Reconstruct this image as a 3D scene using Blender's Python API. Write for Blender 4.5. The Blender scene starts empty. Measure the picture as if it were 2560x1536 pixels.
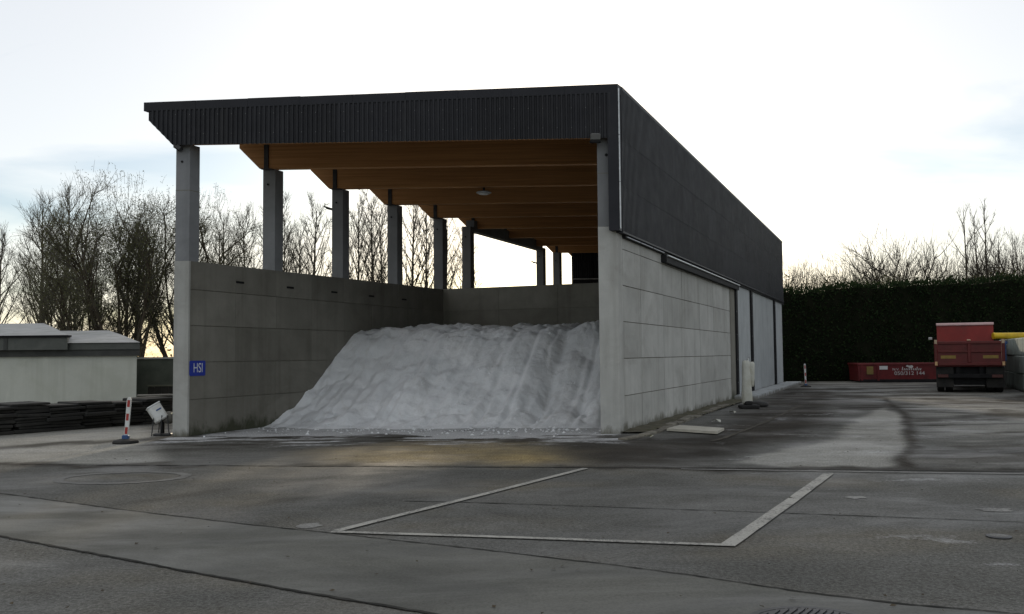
import bpy, math, random
import numpy as np
from mathutils import Vector, Matrix, noise as mnoise

random.seed(7)
rng = np.random.RandomState(7)
sc = bpy.context.scene
col = sc.collection
R = math.radians

# ------------------------------------------------------------------ camera
PITCH, ROLL = R(3.018), 0.009
cam_d = bpy.data.cameras.new('camera')
cam = bpy.data.objects.new('camera', cam_d)
col.objects.link(cam)
cam_d.sensor_width = 36.0
cam_d.lens = 36.0 * 2250 / 2560
cam_d.clip_start = 0.05
cam_d.clip_end = 3000
cam.matrix_world = (Matrix.Translation((0, 0, 1.6)) @ Matrix.Rotation(R(90) + PITCH, 4, 'X')
                    @ Matrix.Rotation(-ROLL, 4, 'Z'))
sc.camera = cam

# ------------------------------------------------------------------ world
SUN_EL, SUN_AZ = R(15.6), R(3.6)          # azimuth clockwise from +Y
world = bpy.data.worlds.new('World')
sc.world = world
world.use_nodes = True
nt = world.node_tree
nt.nodes.clear()
N = nt.nodes.new
Lk = nt.links.new
out = N('ShaderNodeOutputWorld')
bg = N('ShaderNodeBackground')
bg.inputs['Strength'].default_value = 0.1
sky = N('ShaderNodeTexSky')
sky.sky_type = 'NISHITA'
sky.sun_disc = False
sky.sun_elevation = SUN_EL
sky.sun_rotation = SUN_AZ
sky.dust_density = 0.7
sky.air_density = 1.0
tc = N('ShaderNodeTexCoord')
sep = N('ShaderNodeSeparateXYZ')
Lk(tc.outputs['Generated'], sep.inputs[0])
# clouds lie on a flat layer overhead: project the direction on it
zadd = N('ShaderNodeMath'); zadd.operation = 'ADD'; zadd.inputs[1].default_value = 0.16
zmax = N('ShaderNodeMath'); zmax.operation = 'MAXIMUM'; zmax.inputs[1].default_value = 0.0
Lk(sep.outputs['Z'], zmax.inputs[0]); Lk(zmax.outputs[0], zadd.inputs[0])
dx = N('ShaderNodeMath'); dx.operation = 'DIVIDE'
dy = N('ShaderNodeMath'); dy.operation = 'DIVIDE'
Lk(sep.outputs['X'], dx.inputs[0]); Lk(zadd.outputs[0], dx.inputs[1])
Lk(sep.outputs['Y'], dy.inputs[0]); Lk(zadd.outputs[0], dy.inputs[1])
cmb = N('ShaderNodeCombineXYZ')
Lk(dx.outputs[0], cmb.inputs[0]); Lk(dy.outputs[0], cmb.inputs[1])
mp = N('ShaderNodeMapping')
mp.inputs['Location'].default_value = (6.025, 0.62, 0.0)
mp.inputs['Scale'].default_value = (0.62, 1.0, 1.0)
mp.inputs['Rotation'].default_value = (0, 0, R(-14))
Lk(cmb.outputs[0], mp.inputs['Vector'])
cn = N('ShaderNodeTexNoise')
cn.inputs['Scale'].default_value = 1.05
cn.inputs['Detail'].default_value = 7
cn.inputs['Roughness'].default_value = 0.52
cn.inputs['Distortion'].default_value = 0.5
Lk(mp.outputs[0], cn.inputs['Vector'])
cr = N('ShaderNodeValToRGB')
cr.color_ramp.elements[0].position = 0.36
cr.color_ramp.elements[0].color = (0.25, 0.25, 0.25, 1)
cr.color_ramp.elements[1].position = 0.52
cr.color_ramp.elements[1].color = (1, 1, 1, 1)
Lk(cn.outputs['Fac'], cr.inputs['Fac'])
mixw = N('ShaderNodeMix'); mixw.data_type = 'RGBA'
Lk(cr.outputs['Color'], mixw.inputs['Factor'])
# thin gaps show the blue sky, cloud sheets a bright milky veil
skm = N('ShaderNodeMix'); skm.data_type = 'RGBA'; skm.blend_type = 'MULTIPLY'
skm.inputs['Factor'].default_value = 1.0
Lk(sky.outputs['Color'], skm.inputs['A'])
skm.inputs['B'].default_value = (0.93, 1.05, 1.18, 1)
addw = N('ShaderNodeMix'); addw.data_type = 'RGBA'; addw.blend_type = 'ADD'
addw.inputs['Factor'].default_value = 1.0
sks = N('ShaderNodeMix'); sks.data_type = 'RGBA'; sks.blend_type = 'MULTIPLY'
sks.inputs['Factor'].default_value = 1.0
Lk(sky.outputs['Color'], sks.inputs['A'])
sks.inputs['B'].default_value = (0.58, 0.6, 0.64, 1)
Lk(sks.outputs['Result'], addw.inputs['A'])
addw.inputs['B'].default_value = (7.2, 7.0, 6.6, 1)
Lk(skm.outputs['Result'], mixw.inputs['A'])
Lk(addw.outputs['Result'], mixw.inputs['B'])
Lk(mixw.outputs['Result'], bg.inputs['Color'])
Lk(bg.outputs[0], out.inputs['Surface'])

# ------------------------------------------------------------------ sun
sl = bpy.data.lights.new('sun', 'SUN')
sl.energy = 2.0
sl.angle = R(2.5)
sl.color = (1.0, 0.86, 0.66)
so = bpy.data.objects.new('sun', sl)
col.objects.link(so)
sdir = Vector((math.sin(SUN_AZ) * math.cos(SUN_EL), math.cos(SUN_AZ) * math.cos(SUN_EL), math.sin(SUN_EL)))
so.rotation_euler = sdir.to_track_quat('Z', 'Y').to_euler()
so.location = (5, 60, 40)

sc.view_settings.view_transform = 'Standard'
sc.view_settings.look = 'None'
sc.view_settings.exposure = -0.15
sc.view_settings.gamma = 1.0
sc.view_settings.use_curve_mapping = False
sc.render.engine = 'CYCLES'
sc.cycles.max_bounces = 6
sc.cycles.diffuse_bounces = 4
sc.cycles.transparent_max_bounces = 8
sc.cycles.use_denoising = True


# ================================================================== helpers
def tag(o, label=None, cat=None, group=None, kind=None):
    if label: o['label'] = label
    if cat: o['category'] = cat
    if group: o['group'] = group
    if kind: o['kind'] = kind
    return o


def empty(name, loc=(0, 0, 0), rz=0.0, parent=None):
    o = bpy.data.objects.new(name, None)
    col.objects.link(o)
    o.location = loc
    o.rotation_euler = (0, 0, rz)
    if parent: o.parent = parent
    o.empty_display_size = 0.2
    return o


class MB:
    def __init__(s):
        s.v = []; s.f = []

    def poly(s, pts):
        n = len(s.v); s.v += [tuple(p) for p in pts]; s.f.append(tuple(range(n, n + len(pts))))
        return s

    def hexa(s, c):
        """c: 8 corners, bottom ring 0-3 counter-clockwise, top ring 4-7"""
        n = len(s.v); s.v += [tuple(p) for p in c]
        for q in ((3, 2, 1, 0), (4, 5, 6, 7), (0, 1, 5, 4), (1, 2, 6, 5), (2, 3, 7, 6), (3, 0, 4, 7)):
            s.f.append(tuple(n + i for i in q))
        return s

    def box(s, x0, x1, y0, y1, z0, z1, m=None):
        c = [(x0, y0, z0), (x1, y0, z0), (x1, y1, z0), (x0, y1, z0),
             (x0, y0, z1), (x1, y0, z1), (x1, y1, z1), (x0, y1, z1)]
        if m is not None: c = [m @ Vector(p) for p in c]
        return s.hexa(c)

    def bbox(s, x0, x1, y0, y1, z0, z1, b=0.02, m=None):
        """box with chamfered edges"""
        n = len(s.v)
        lv = [(z0, b), (z0 + b, 0), (z1 - b, 0), (z1, b)]
        for z, i in lv:
            a = b if i == 0 else b
            p = [(x0 + i + a, y0 + i), (x1 - i - a, y0 + i), (x1 - i, y0 + i + a), (x1 - i, y1 - i - a),
                 (x1 - i - a, y1 - i), (x0 + i + a, y1 - i), (x0 + i, y1 - i - a), (x0 + i, y0 + i + a)]
            for q in p:
                v = Vector((q[0], q[1], z))
                s.v.append(tuple(m @ v if m is not None else v))
        for k in range(3):
            for i in range(8):
                j = (i + 1) % 8
                s.f.append((n + k * 8 + i, n + k * 8 + j, n + k * 8 + 8 + j, n + k * 8 + 8 + i))
        s.f.append(tuple(n + i for i in range(7, -1, -1)))
        s.f.append(tuple(n + 24 + i for i in range(8)))
        return s

    def prism(s, pts, d):
        """extrude polygon pts (3D list) by vector d"""
        n = len(s.v); k = len(pts); d = Vector(d)
        s.v += [tuple(p) for p in pts]; s.v += [tuple(Vector(p) + d) for p in pts]
        s.f.append(tuple(range(n + k - 1, n - 1, -1))); s.f.append(tuple(range(n + k, n + 2 * k)))
        for i in range(k):
            j = (i + 1) % k
            s.f.append((n + i, n + j, n + k + j, n + k + i))
        return s

    def tube(s, pts, rad, k=6, cap=True):
        pts = [Vector(p) for p in pts]
        if not hasattr(rad, '__len__'): rad = [rad] * len(pts)
        n = len(s.v)
        for i, p in enumerate(pts):
            d = (pts[min(i + 1, len(pts) - 1)] - pts[max(i - 1, 0)])
            if d.length < 1e-9: d = Vector((0, 0, 1))
            d.normalize()
            a = d.cross(Vector((0.31, 0.17, 0.93)))
            if a.length < 1e-3: a = d.cross(Vector((1, 0, 0)))
            a.normalize(); b = d.cross(a)
            for j in range(k):
                t = 2 * math.pi * j / k
                s.v.append(tuple(p + (a * math.cos(t) + b * math.sin(t)) * rad[i]))
        for i in range(len(pts) - 1):
            for j in range(k):
                q = (j + 1) % k
                s.f.append((n + i * k + j, n + i * k + q, n + (i + 1) * k + q, n + (i + 1) * k + j))
        if cap:
            s.f.append(tuple(n + j for j in range(k - 1, -1, -1)))
            e = n + (len(pts) - 1) * k
            s.f.append(tuple(e + j for j in range(k)))
        return s

    def lathe(s, prof, k=24, axis='z', c=(0, 0, 0)):
        n = len(s.v)
        for r, h in prof:
            for j in range(k):
                t = 2 * math.pi * j / k
                x, y = r * math.cos(t), r * math.sin(t)
                p = (x, y, h) if axis == 'z' else ((h, x, y) if axis == 'x' else (x, h, y))
                s.v.append((p[0] + c[0], p[1] + c[1], p[2] + c[2]))
        for i in range(len(prof) - 1):
            for j in range(k):
                q = (j + 1) % k
                s.f.append((n + i * k + j, n + i * k + q, n + (i + 1) * k + q, n + (i + 1) * k + j))
        s.f.append(tuple(n + j for j in range(k - 1, -1, -1)))
        e = n + (len(prof) - 1) * k
        s.f.append(tuple(e + j for j in range(k)))
        return s

    def mesh(s, name, m=None, smooth=False):
        me = bpy.data.meshes.new(name)
        me.from_pydata(s.v, [], s.f)
        if smooth: me.polygons.foreach_set('use_smooth', [True] * len(me.polygons))
        if m: me.materials.append(m)
        me.update()
        return me

    def build(s, name, m=None, parent=None, smooth=False, loc=None, rz=None):
        o = bpy.data.objects.new(name, s.mesh(name, m, smooth))
        col.objects.link(o)
        if parent: o.parent = parent
        if loc is not None: o.location = loc
        if rz is not None: o.rotation_euler = (0, 0, rz)
        return o


def copy_tree(o, parent=None):
    c = o.copy(); col.objects.link(c); c.parent = parent
    for ch in list(o.children): copy_tree(ch, c)
    return c


def text_mesh(name, body, size, mat_, parent, mw, extrude=0.002, sx=1.0, align='CENTER'):
    cu = bpy.data.curves.new(name, 'FONT')
    cu.body = body; cu.size = size; cu.extrude = extrude; cu.align_x = align; cu.align_y = 'CENTER'
    t = bpy.data.objects.new(name + '_tmp', cu); col.objects.link(t)
    dg = bpy.context.evaluated_depsgraph_get(); dg.update()
    me = bpy.data.meshes.new_from_object(t.evaluated_get(dg))
    bpy.data.objects.remove(t); bpy.data.curves.remove(cu)
    me.name = name
    me.transform(mw @ Matrix.Diagonal((sx, 1, 1, 1)))
    me.materials.clear(); me.materials.append(mat_)
    o = bpy.data.objects.new(name, me); col.objects.link(o); o.parent = parent
    return o


# ------------------------------------------------------------------ materials
def newmat(name):
    m = bpy.data.materials.new(name); m.use_nodes = True
    n = m.node_tree
    n.nodes.clear()
    o = n.nodes.new('ShaderNodeOutputMaterial'); b = n.nodes.new('ShaderNodeBsdfPrincipled')
    n.links.new(b.outputs[0], o.inputs[0])
    return m, n, b


def nz(n, vec, scale, detail=5, rough=0.55, dist=0.0, stretch=None, loc=None):
    if stretch or loc:
        mpn = n.nodes.new('ShaderNodeMapping')
        if stretch: mpn.inputs['Scale'].default_value = stretch
        if loc: mpn.inputs['Location'].default_value = loc
        n.links.new(vec, mpn.inputs['Vector']); vec = mpn.outputs[0]
    t = n.nodes.new('ShaderNodeTexNoise')
    t.inputs['Scale'].default_value = scale; t.inputs['Detail'].default_value = detail
    t.inputs['Roughness'].default_value = rough; t.inputs['Distortion'].default_value = dist
    n.links.new(vec, t.inputs['Vector'])
    return t.outputs['Fac']


def ramp(n, fac, p0, p1, c0=(0, 0, 0), c1=(1, 1, 1)):
    r = n.nodes.new('ShaderNodeValToRGB')
    r.color_ramp.elements[0].position = p0; r.color_ramp.elements[1].position = p1
    r.color_ramp.elements[0].color = (*c0, 1); r.color_ramp.elements[1].color = (*c1, 1)
    n.links.new(fac, r.inputs['Fac'])
    return r.outputs['Color']


def mix(n, fac, a, b, mode='MIX'):
    x = n.nodes.new('ShaderNodeMix'); x.data_type = 'RGBA'; x.blend_type = mode
    for key, val in (('Factor', fac), ('A', a), ('B', b)):
        if isinstance(val, tuple): x.inputs[key].default_value = (*val, 1) if len(val) == 3 else val
        elif isinstance(val, (int, float)): x.inputs[key].default_value = val
        else: n.links.new(val, x.inputs[key])
    return x.outputs['Result']


def math_(n, op, a, b=None):
    x = n.nodes.new('ShaderNodeMath'); x.operation = op
    for i, val in enumerate((a, b)):
        if val is None: continue
        if isinstance(val, (int, float)): x.inputs[i].default_value = val
        else: n.links.new(val, x.inputs[i])
    return x.outputs[0]


def pos(n):
    return n.nodes.new('ShaderNodeNewGeometry').outputs['Position']


def objc(n):
    return n.nodes.new('ShaderNodeTexCoord').outputs['Object']


def bump(n, b, h, strength=0.3, dist=0.02):
    x = n.nodes.new('ShaderNodeBump')
    x.inputs['Strength'].default_value = strength; x.inputs['Distance'].default_value = dist
    n.links.new(h, x.inputs['Height']); n.links.new(x.outputs[0], b.inputs['Normal'])


def M(name, c1, c2, scale=3.0, rough=0.8, bstr=0.2, bscale=30, metallic=0.0, spec=0.4, stretch=None,
      c3=None, s3=0.7, local=False, p=(0.35, 0.65), dist=0.01):
    m, n, b = newmat(name)
    v = objc(n) if local else pos(n)
    f = ramp(n, nz(n, v, scale, 6, 0.6, 0.2, stretch), p[0], p[1])
    c = mix(n, f, c1, c2)
    if c3 is not None:
        f3 = ramp(n, nz(n, v, s3, 6, 0.65, 0.4, stretch, (7.3, 2.1, 4.4)), 0.48, 0.72)
        c = mix(n, f3, c, c3)
    n.links.new(c, b.inputs['Base Color'])
    b.inputs['Roughness'].default_value = rough; b.inputs['Metallic'].default_value = metallic
    b.inputs['Specular IOR Level'].default_value = spec
    if bstr > 0: bump(n, b, nz(n, v, bscale, 4, 0.6, 0, stretch), bstr, dist)
    return m


def concrete(name, c1, c2, dirt, streak=0.5, foot=None, foot_h=0.5, rough=0.85):
    """cast concrete: blotches, rain streaks, dirt splashed up from the ground"""
    m, n, b = newmat(name)
    v = pos(n)
    c = mix(n, ramp(n, nz(n, v, 1.3, 7, 0.62, 0.3), 0.32, 0.68), c1, c2)
    st = ramp(n, nz(n, v, 1.0, 5, 0.6, 0.1, (3.5, 3.5, 0.22)), 0.5, 0.78)
    c = mix(n, math_(n, 'MULTIPLY', st, streak), c, dirt)
    oi = n.nodes.new('ShaderNodeObjectInfo')
    c = mix(n, 1.0, c, ramp(n, oi.outputs['Random'], 0.0, 1.0, (0.86, 0.86, 0.85), (1.06, 1.06, 1.06)), 'MULTIPLY')
    bl_ = ramp(n, nz(n, v, 0.55, 7, 0.7, 0.8, (1, 1, 1.6), (3, 8, 1)), 0.52, 0.66)
    c = mix(n, math_(n, 'MULTIPLY', bl_, 0.3), c, dirt)
    wh = ramp(n, nz(n, v, 2.2, 7, 0.72, 0.6, (2.2, 2.2, 0.5), (1, 4, 9)), 0.60, 0.74)
    c = mix(n, math_(n, 'MULTIPLY', wh, 0.25), c, mix(n, 1.0, c, (1.5, 1.5, 1.48), 'MULTIPLY'))
    sp = ramp(n, nz(n, v, 26, 3, 0.7), 0.62, 0.74)
    c = mix(n, math_(n, 'MULTIPLY', sp, 0.35), c, dirt)
    if foot:
        s_ = n.nodes.new('ShaderNodeSeparateXYZ'); n.links.new(v, s_.inputs[0])
        h = math_(n, 'DIVIDE', s_.outputs['Z'], foot_h * 2.0)
        h = math_(n, 'ADD', h, math_(n, 'MULTIPLY', nz(n, v, 2.2, 6, 0.72, 0.3, (1, 1, 0.5)), 0.8))
        fm = ramp(n, h, 0.44, 0.60, (1, 1, 1), (0, 0, 0))
        c = mix(n, math_(n, 'MULTIPLY', fm, 0.85), c, foot)
    n.links.new(c, b.inputs['Base Color'])
    b.inputs['Roughness'].default_value = rough
    b.inputs['Specular IOR Level'].default_value = 0.3
    h1 = nz(n, v, 14, 6, 0.65)
    bump(n, b, h1, 0.25, 0.012)
    return m


MT = {}
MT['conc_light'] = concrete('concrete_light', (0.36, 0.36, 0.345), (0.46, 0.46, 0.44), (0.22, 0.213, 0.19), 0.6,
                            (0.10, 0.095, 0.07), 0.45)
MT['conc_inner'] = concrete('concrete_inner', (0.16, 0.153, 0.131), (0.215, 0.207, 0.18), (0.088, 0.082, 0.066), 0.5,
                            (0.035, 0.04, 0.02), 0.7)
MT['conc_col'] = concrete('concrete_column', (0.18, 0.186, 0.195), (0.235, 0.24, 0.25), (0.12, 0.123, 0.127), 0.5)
MT['conc_far'] = concrete('concrete_far_wall', (0.33, 0.35, 0.36), (0.4, 0.42, 0.43), (0.2, 0.21, 0.21), 0.5,
                          (0.14, 0.13, 0.11), 0.35)
MT['joint'] = M('joint_mortar', (0.13, 0.124, 0.10), (0.19, 0.18, 0.15), 6, 0.95)
MT['clad'] = M('dark_cladding', (0.022, 0.023, 0.029), (0.032, 0.033, 0.040), 1.2, 0.55, 0.05, 40, 0.0, 0.25,
               c3=(0.040, 0.040, 0.043), s3=0.9)
def sheet_mat():
    m, n, b = newmat('ribbed_sheet')
    v = pos(n)
    c = mix(n, ramp(n, nz(n, v, 1.1, 6, 0.65, 0.3), 0.35, 0.65), (0.015, 0.0155, 0.019), (0.022, 0.0225, 0.027))
    st = ramp(n, nz(n, v, 1.0, 5, 0.65, 0.1, (4, 4, 0.2)), 0.52, 0.75)
    c = mix(n, math_(n, 'MULTIPLY', st, 0.5), c, (0.036, 0.036, 0.037))
    oi = n.nodes.new('ShaderNodeObjectInfo')
    c = mix(n, 1.0, c, ramp(n, oi.outputs['Random'], 0, 1, (0.8, 0.8, 0.8), (1.15, 1.15, 1.15)), 'MULTIPLY')
    n.links.new(c, b.inputs['Base Color'])
    n.links.new(math_(n, 'ADD', 0.45, math_(n, 'MULTIPLY', nz(n, v, 3, 4), 0.25)), b.inputs['Roughness'])
    b.inputs['Specular IOR Level'].default_value = 0.28
    bump(n, b, nz(n, v, 0.8, 3, 0.5), 0.25, 0.03)
    return m


MT['clad'] = sheet_mat()
MT['trim'] = M('dark_trim', (0.014, 0.0145, 0.019), (0.02, 0.0205, 0.026), 2, 0.5, 0.03, spec=0.22)
MT['steel'] = M('galvanised_steel', (0.42, 0.43, 0.44), (0.55, 0.56, 0.57), 9, 0.4, 0.05, 60, 0.7)
MT['dsteel'] = M('dark_steel', (0.035, 0.035, 0.037), (0.06, 0.06, 0.062), 7, 0.5, 0.05, 50, 0.4)
MT['black'] = M('black_plastic', (0.008, 0.008, 0.009), (0.015, 0.015, 0.016), 5, 0.65, 0.05, spec=0.15)
MT['rubber'] = M('black_rubber', (0.012, 0.012, 0.012), (0.03, 0.028, 0.026), 4, 0.85, 0.3, 25)
MT['white_pl'] = M('white_plastic', (0.55, 0.565, 0.565), (0.66, 0.67, 0.66), 6, 0.5, 0.05, c3=(0.5, 0.49, 0.44), s3=4)
MT['white_cloth'] = M('white_sheeting', (0.44, 0.44, 0.39), (0.55, 0.55, 0.50), 4, 0.6, 0.5, 9, c3=(0.38, 0.36, 0.27), s3=2.5)
MT['red_paint'] = M('red_reflective', (0.30, 0.025, 0.02), (0.36, 0.035, 0.028), 9, 0.4, 0.05)
MT['blue_sign'] = M('blue_sign', (0.012, 0.03, 0.28), (0.018, 0.04, 0.34), 5, 0.35, 0.02)
MT['white_let'] = M('white_lettering', (0.55, 0.58, 0.62), (0.64, 0.66, 0.7), 9, 0.5, 0.0)
MT['blue_pl'] = M('blue_plastic', (0.02, 0.06, 0.17), (0.03, 0.08, 0.21), 8, 0.4, 0.05)


def wood_mat():
    m, n, b = newmat('glulam_timber')
    v = pos(n)
    lam = nz(n, v, 1.0, 2, 0.5, 0, (0.5, 0.5, 24))
    gr = nz(n, v, 1.0, 6, 0.7, 0.3, (1.2, 8, 45))
    c = mix(n, ramp(n, lam, 0.35, 0.65), (0.40, 0.19, 0.068), (0.52, 0.26, 0.10))
    c = mix(n, math_(n, 'MULTIPLY', ramp(n, gr, 0.5, 0.75), 0.5), c, (0.28, 0.125, 0.045))
    n.links.new(c, b.inputs['Base Color']); b.inputs['Roughness'].default_value = 0.6
    b.inputs['Specular IOR Level'].default_value = 0.35
    bump(n, b, gr, 0.15, 0.004)
    return m


MT['wood'] = wood_mat()


def bark(name, c1, c2):
    return M(name, c1, c2, 3, 0.95, 0.5, 18, spec=0.15, stretch=(1, 1, 0.3), local=True)


MT['bark'] = bark('grey_bark', (0.045, 0.036, 0.026), (0.10, 0.082, 0.06))
MT['twig'] = M('brown_twigs', (0.07, 0.064, 0.05), (0.115, 0.107, 0.085), 0.8, 0.9, 0.0, spec=0.15)
MT['twig_far'] = M('pale_twigs', (0.05, 0.044, 0.036), (0.085, 0.076, 0.062), 0.5, 0.9, 0.0, spec=0.15)


def leaf_mat(name, c1, c2, c3):
    m, n, b = newmat(name)
    v = pos(n)
    c = mix(n, ramp(n, nz(n, v, 1.1, 4, 0.6), 0.35, 0.65), c1, c2)
    c = mix(n, ramp(n, nz(n, v, 5.3, 2, 0.6), 0.5, 0.7), c, c3)
    n.links.new(c, b.inputs['Base Color']); b.inputs['Roughness'].default_value = 0.75
    b.inputs['Specular IOR Level'].default_value = 0.05
    tr = n.nodes.new('ShaderNodeBsdfTranslucent'); n.links.new(c, tr.inputs['Color'])
    ad = n.nodes.new('ShaderNodeMixShader'); ad.inputs[0].default_value = 0.25
    n.links.new(b.outputs[0], ad.inputs[1]); n.links.new(tr.outputs[0], ad.inputs[2])
    o = [q for q in n.nodes if q.type == 'OUTPUT_MATERIAL'][0]
    n.links.new(ad.outputs[0], o.inputs[0])
    return m


MT['leaf'] = leaf_mat('olive_leaves', (0.10, 0.112, 0.05), (0.15, 0.155, 0.075), (0.17, 0.15, 0.075))
MT['hedge'] = leaf_mat('conifer_green', (0.012, 0.022, 0.010), (0.02, 0.036, 0.014), (0.03, 0.042, 0.016))
MT['hedge_core'] = M('hedge_inside', (0.008, 0.010, 0.006), (0.013, 0.014, 0.009), 2, 1.0, 0.3, 5, spec=0.0)
MT['brush'] = leaf_mat('brown_brush', (0.06, 0.05, 0.025), (0.09, 0.08, 0.035), (0.05, 0.065, 0.025))


# ------------------------------------------------------------------ noise in numpy
def vnoise(x, y, seed=0):
    xi = np.floor(x).astype(int); yi = np.floor(y).astype(int)
    xf = x - xi; yf = y - yi
    u = xf * xf * (3 - 2 * xf); w = yf * yf * (3 - 2 * yf)

    def h(a, b):
        k = (a * 374761393 + b * 668265263 + seed * 1442695041) & 0x7fffffff
        k = ((k ^ (k >> 13)) * 1274126177) & 0x7fffffff
        return ((k ^ (k >> 16)) & 0xffff) / 65535.0
    a = h(xi, yi); b_ = h(xi + 1, yi); c = h(xi, yi + 1); d = h(xi + 1, yi + 1)
    return (a * (1 - u) + b_ * u) * (1 - w) + (c * (1 - u) + d * u) * w


def fbm(x, y, seed=0, oct=4, gain=0.5):
    s = 0; a = 1; t = 0
    for k in range(oct):
        s = s + a * vnoise(x * 2 ** k, y * 2 ** k, seed + k * 17); t += a; a *= gain
    return s / t


def poly_sd(x, y, P):
    """signed distance to polygon, positive inside"""
    P = np.array(P); d = np.full(x.shape, 1e9); ins = np.zeros(x.shape, bool)
    for i in range(len(P)):
        a = P[i]; b_ = P[(i + 1) % len(P)]; e = b_ - a
        t = np.clip(((x - a[0]) * e[0] + (y - a[1]) * e[1]) / (e @ e), 0, 1)
        d = np.minimum(d, np.hypot(x - a[0] - t * e[0], y - a[1] - t * e[1]))
        c = ((a[1] > y) != (b_[1] > y)) & (x < e[0] * (y - a[1]) / (e[1] if abs(e[1]) > 1e-9 else 1e-9) + a[0])
        ins ^= c
    return np.where(ins, d, -d)


def line_d(x, y, P):
    P = np.array(P); d = np.full(x.shape, 1e9)
    for i in range(len(P) - 1):
        a = P[i]; e = P[i + 1] - a
        t = np.clip(((x - a[0]) * e[0] + (y - a[1]) * e[1]) / (e @ e), 0, 1)
        d = np.minimum(d, np.hypot(x - a[0] - t * e[0], y - a[1] - t * e[1]))
    return d


def sst(a, b_, x):
    t = np.clip((x - a) / (b_ - a), 0, 1)
    return t * t * (3 - 2 * t)


# ================================================================== shed frame
L0 = Vector((-6.887, 18.342, 0))
E1 = Vector((9.03, -0.28, 0)).normalized()
E2 = Vector((0.39162, 0.92013, 0)).normalized()
EN = Vector((E2.y, -E2.x, 0))                  # square to the side walls, to the right


def S(u, v, z):
    p = L0 + E1 * u + E2 * v
    return Vector((p.x, p.y, z))


def sbox(mb, u0, u1, v0, v1, z0, z1):
    f = z1 if callable(z1) else (lambda u, v: z1)
    mb.hexa([S(u0, v0, z0), S(u1, v0, z0), S(u1, v1, z0), S(u0, v1, z0),
             S(u0, v0, f(u0, v0)), S(u1, v0, f(u1, v0)), S(u1, v1, f(u1, v1)), S(u0, v1, f(u0, v1))])
    return mb


# ================================================================== ground
gm, n, b = newmat('far_ground')
v = pos(n)
n.links.new(mix(n, ramp(n, nz(n, v, 0.4, 6), 0.35, 0.65), (0.10, 0.10, 0.085), (0.15, 0.15, 0.12)), b.inputs['Base Color'])
b.inputs['Roughness'].default_value = 0.95
g = MB(); g.poly([(-900, -300, -0.012), (900, -300, -0.012), (900, 1500, -0.012), (-900, 1500, -0.012)])
tag(g.build('ground', gm), 'open grey ground stretching out to the horizon', 'ground', kind='structure')

# yard: asphalt and concrete sheet that carries its stains and painted sunlight
X0, X1, Y0, Y1, DX = -30.0, 30.0, 2.0, 48.0, 0.13
xs = np.arange(X0, X1 + 1e-6, DX); ys = np.arange(Y0, Y1 + 1e-6, DX)
gx, gy = np.meshgrid(xs, ys)
wx = gx + 0.5 * (fbm(gx * 0.9, gy * 0.9, 3) - 0.5) + 0.25 * (fbm(gx * 4, gy * 4, 5) - 0.5)
wy = gy + 1.3 * (fbm(gx * 0.7 + 9, gy * 0.35, 8) - 0.5) + 0.5 * (fbm(gx * 3 + 3, gy * 1.5, 9) - 0.5)
Dline = np.interp(gx, [-30, -7.82, -4.96, -2.45, -0.02, 2.84, 6.66, 30], [16.5, 13.82, 13.41, 13.14, 12.87, 12.53, 11.85, 8.0])
beyond = sst(0.0, 0.06, gy - Dline)
# pale: dry salty / concrete areas, and sunlight painted on the left apron
lp = [(10.57, 25.85), (9.75, 22.79), (8.14, 18.81), (6.1, 14.34), (5.28, 12.52), (3.94, 12.47), (3.2, 13.2), (4.84, 15.28),
      (5.92, 16.63), (6.98, 19.29), (9.21, 23.65)]
rl = [(13.34, 30.48), (14.98, 28.44), (13.5, 22.4), (9.9, 12.26), (5.95, 12.04), (5.61, 12.85), (7.9, 17.27), (10.8, 24.88)]
pale = (0.9 + 0.35 * (fbm(gx * 2, gy * 2, 33) - 0.5)) * sst(-0.12, 0.16, poly_sd(gx + 0.6 * (wx - gx), gy + 0.6 * (wy - gy), lp))
streak = fbm(gx * 0.5 + 2, gy * 2.2, 21, 5, 0.6)
pale = np.maximum(pale, 0.6 * sst(-0.3, 0.8, poly_sd(wx, wy, rl)) * sst(0.40, 0.66, streak + 0.06))
far = sst(28, 34, gy) * sst(11, 13, gx)
pale = np.maximum(pale, 0.5 * far * sst(0.38, 0.66, streak + 0.04))
lf = [(-30, 24), (-8.6, 21.4), (-7.2, 18.6), (-6.7, 17.2), (-4.9, 13.35), (-7.82, 13.82), (-30, 16.5)]  # left apron: concrete, its sunlit look painted pale
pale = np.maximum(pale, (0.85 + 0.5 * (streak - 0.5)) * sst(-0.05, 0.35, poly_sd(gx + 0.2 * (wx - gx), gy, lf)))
# dark: wet brown-black soil and tracks
tr = line_d(gx + 0.35 * (wx - gx), gy + 0.3 * (wy - gy), [(12.6, 30.6), (10.25, 23.8), (8.25, 18.8), (6.45, 14.92), (5.45, 12.55)])
dark = 0.9 * (1 - sst(0.04, 0.2, tr + 0.22 * (fbm(gx * 2.4, gy * 2.4, 31) - 0.5)))
dark = np.maximum(dark, 0.75 * (1 - sst(0.05, 0.35, line_d(gx, wy, [(-30, 16.6), (-7.82, 13.9), (-4.96, 13.47), (-0.02, 12.93), (2.84, 12.6),
                                                                    (6.66, 11.95), (30, 8.1)]))) * sst(0.35, 0.6, fbm(gx * 0.8, gy, 41) + 0.1 + 0.12 * sst(0, 4, gx)))
br = [(1.3, 18.0), (3.6, 17.6), (12.6, 41.5), (13.5, 38), (9.5, 26.5), (7.0, 20.5), (5.6, 17.0), (4.2, 15.2), (2.6, 13.0), (0.9, 12.95), (0.4, 15.0)]
dark = np.maximum(dark, (0.85 * sst(-0.5, 0.6, poly_sd(wx, wy, br)) * (1 - 0.8 * pale)))
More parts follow.
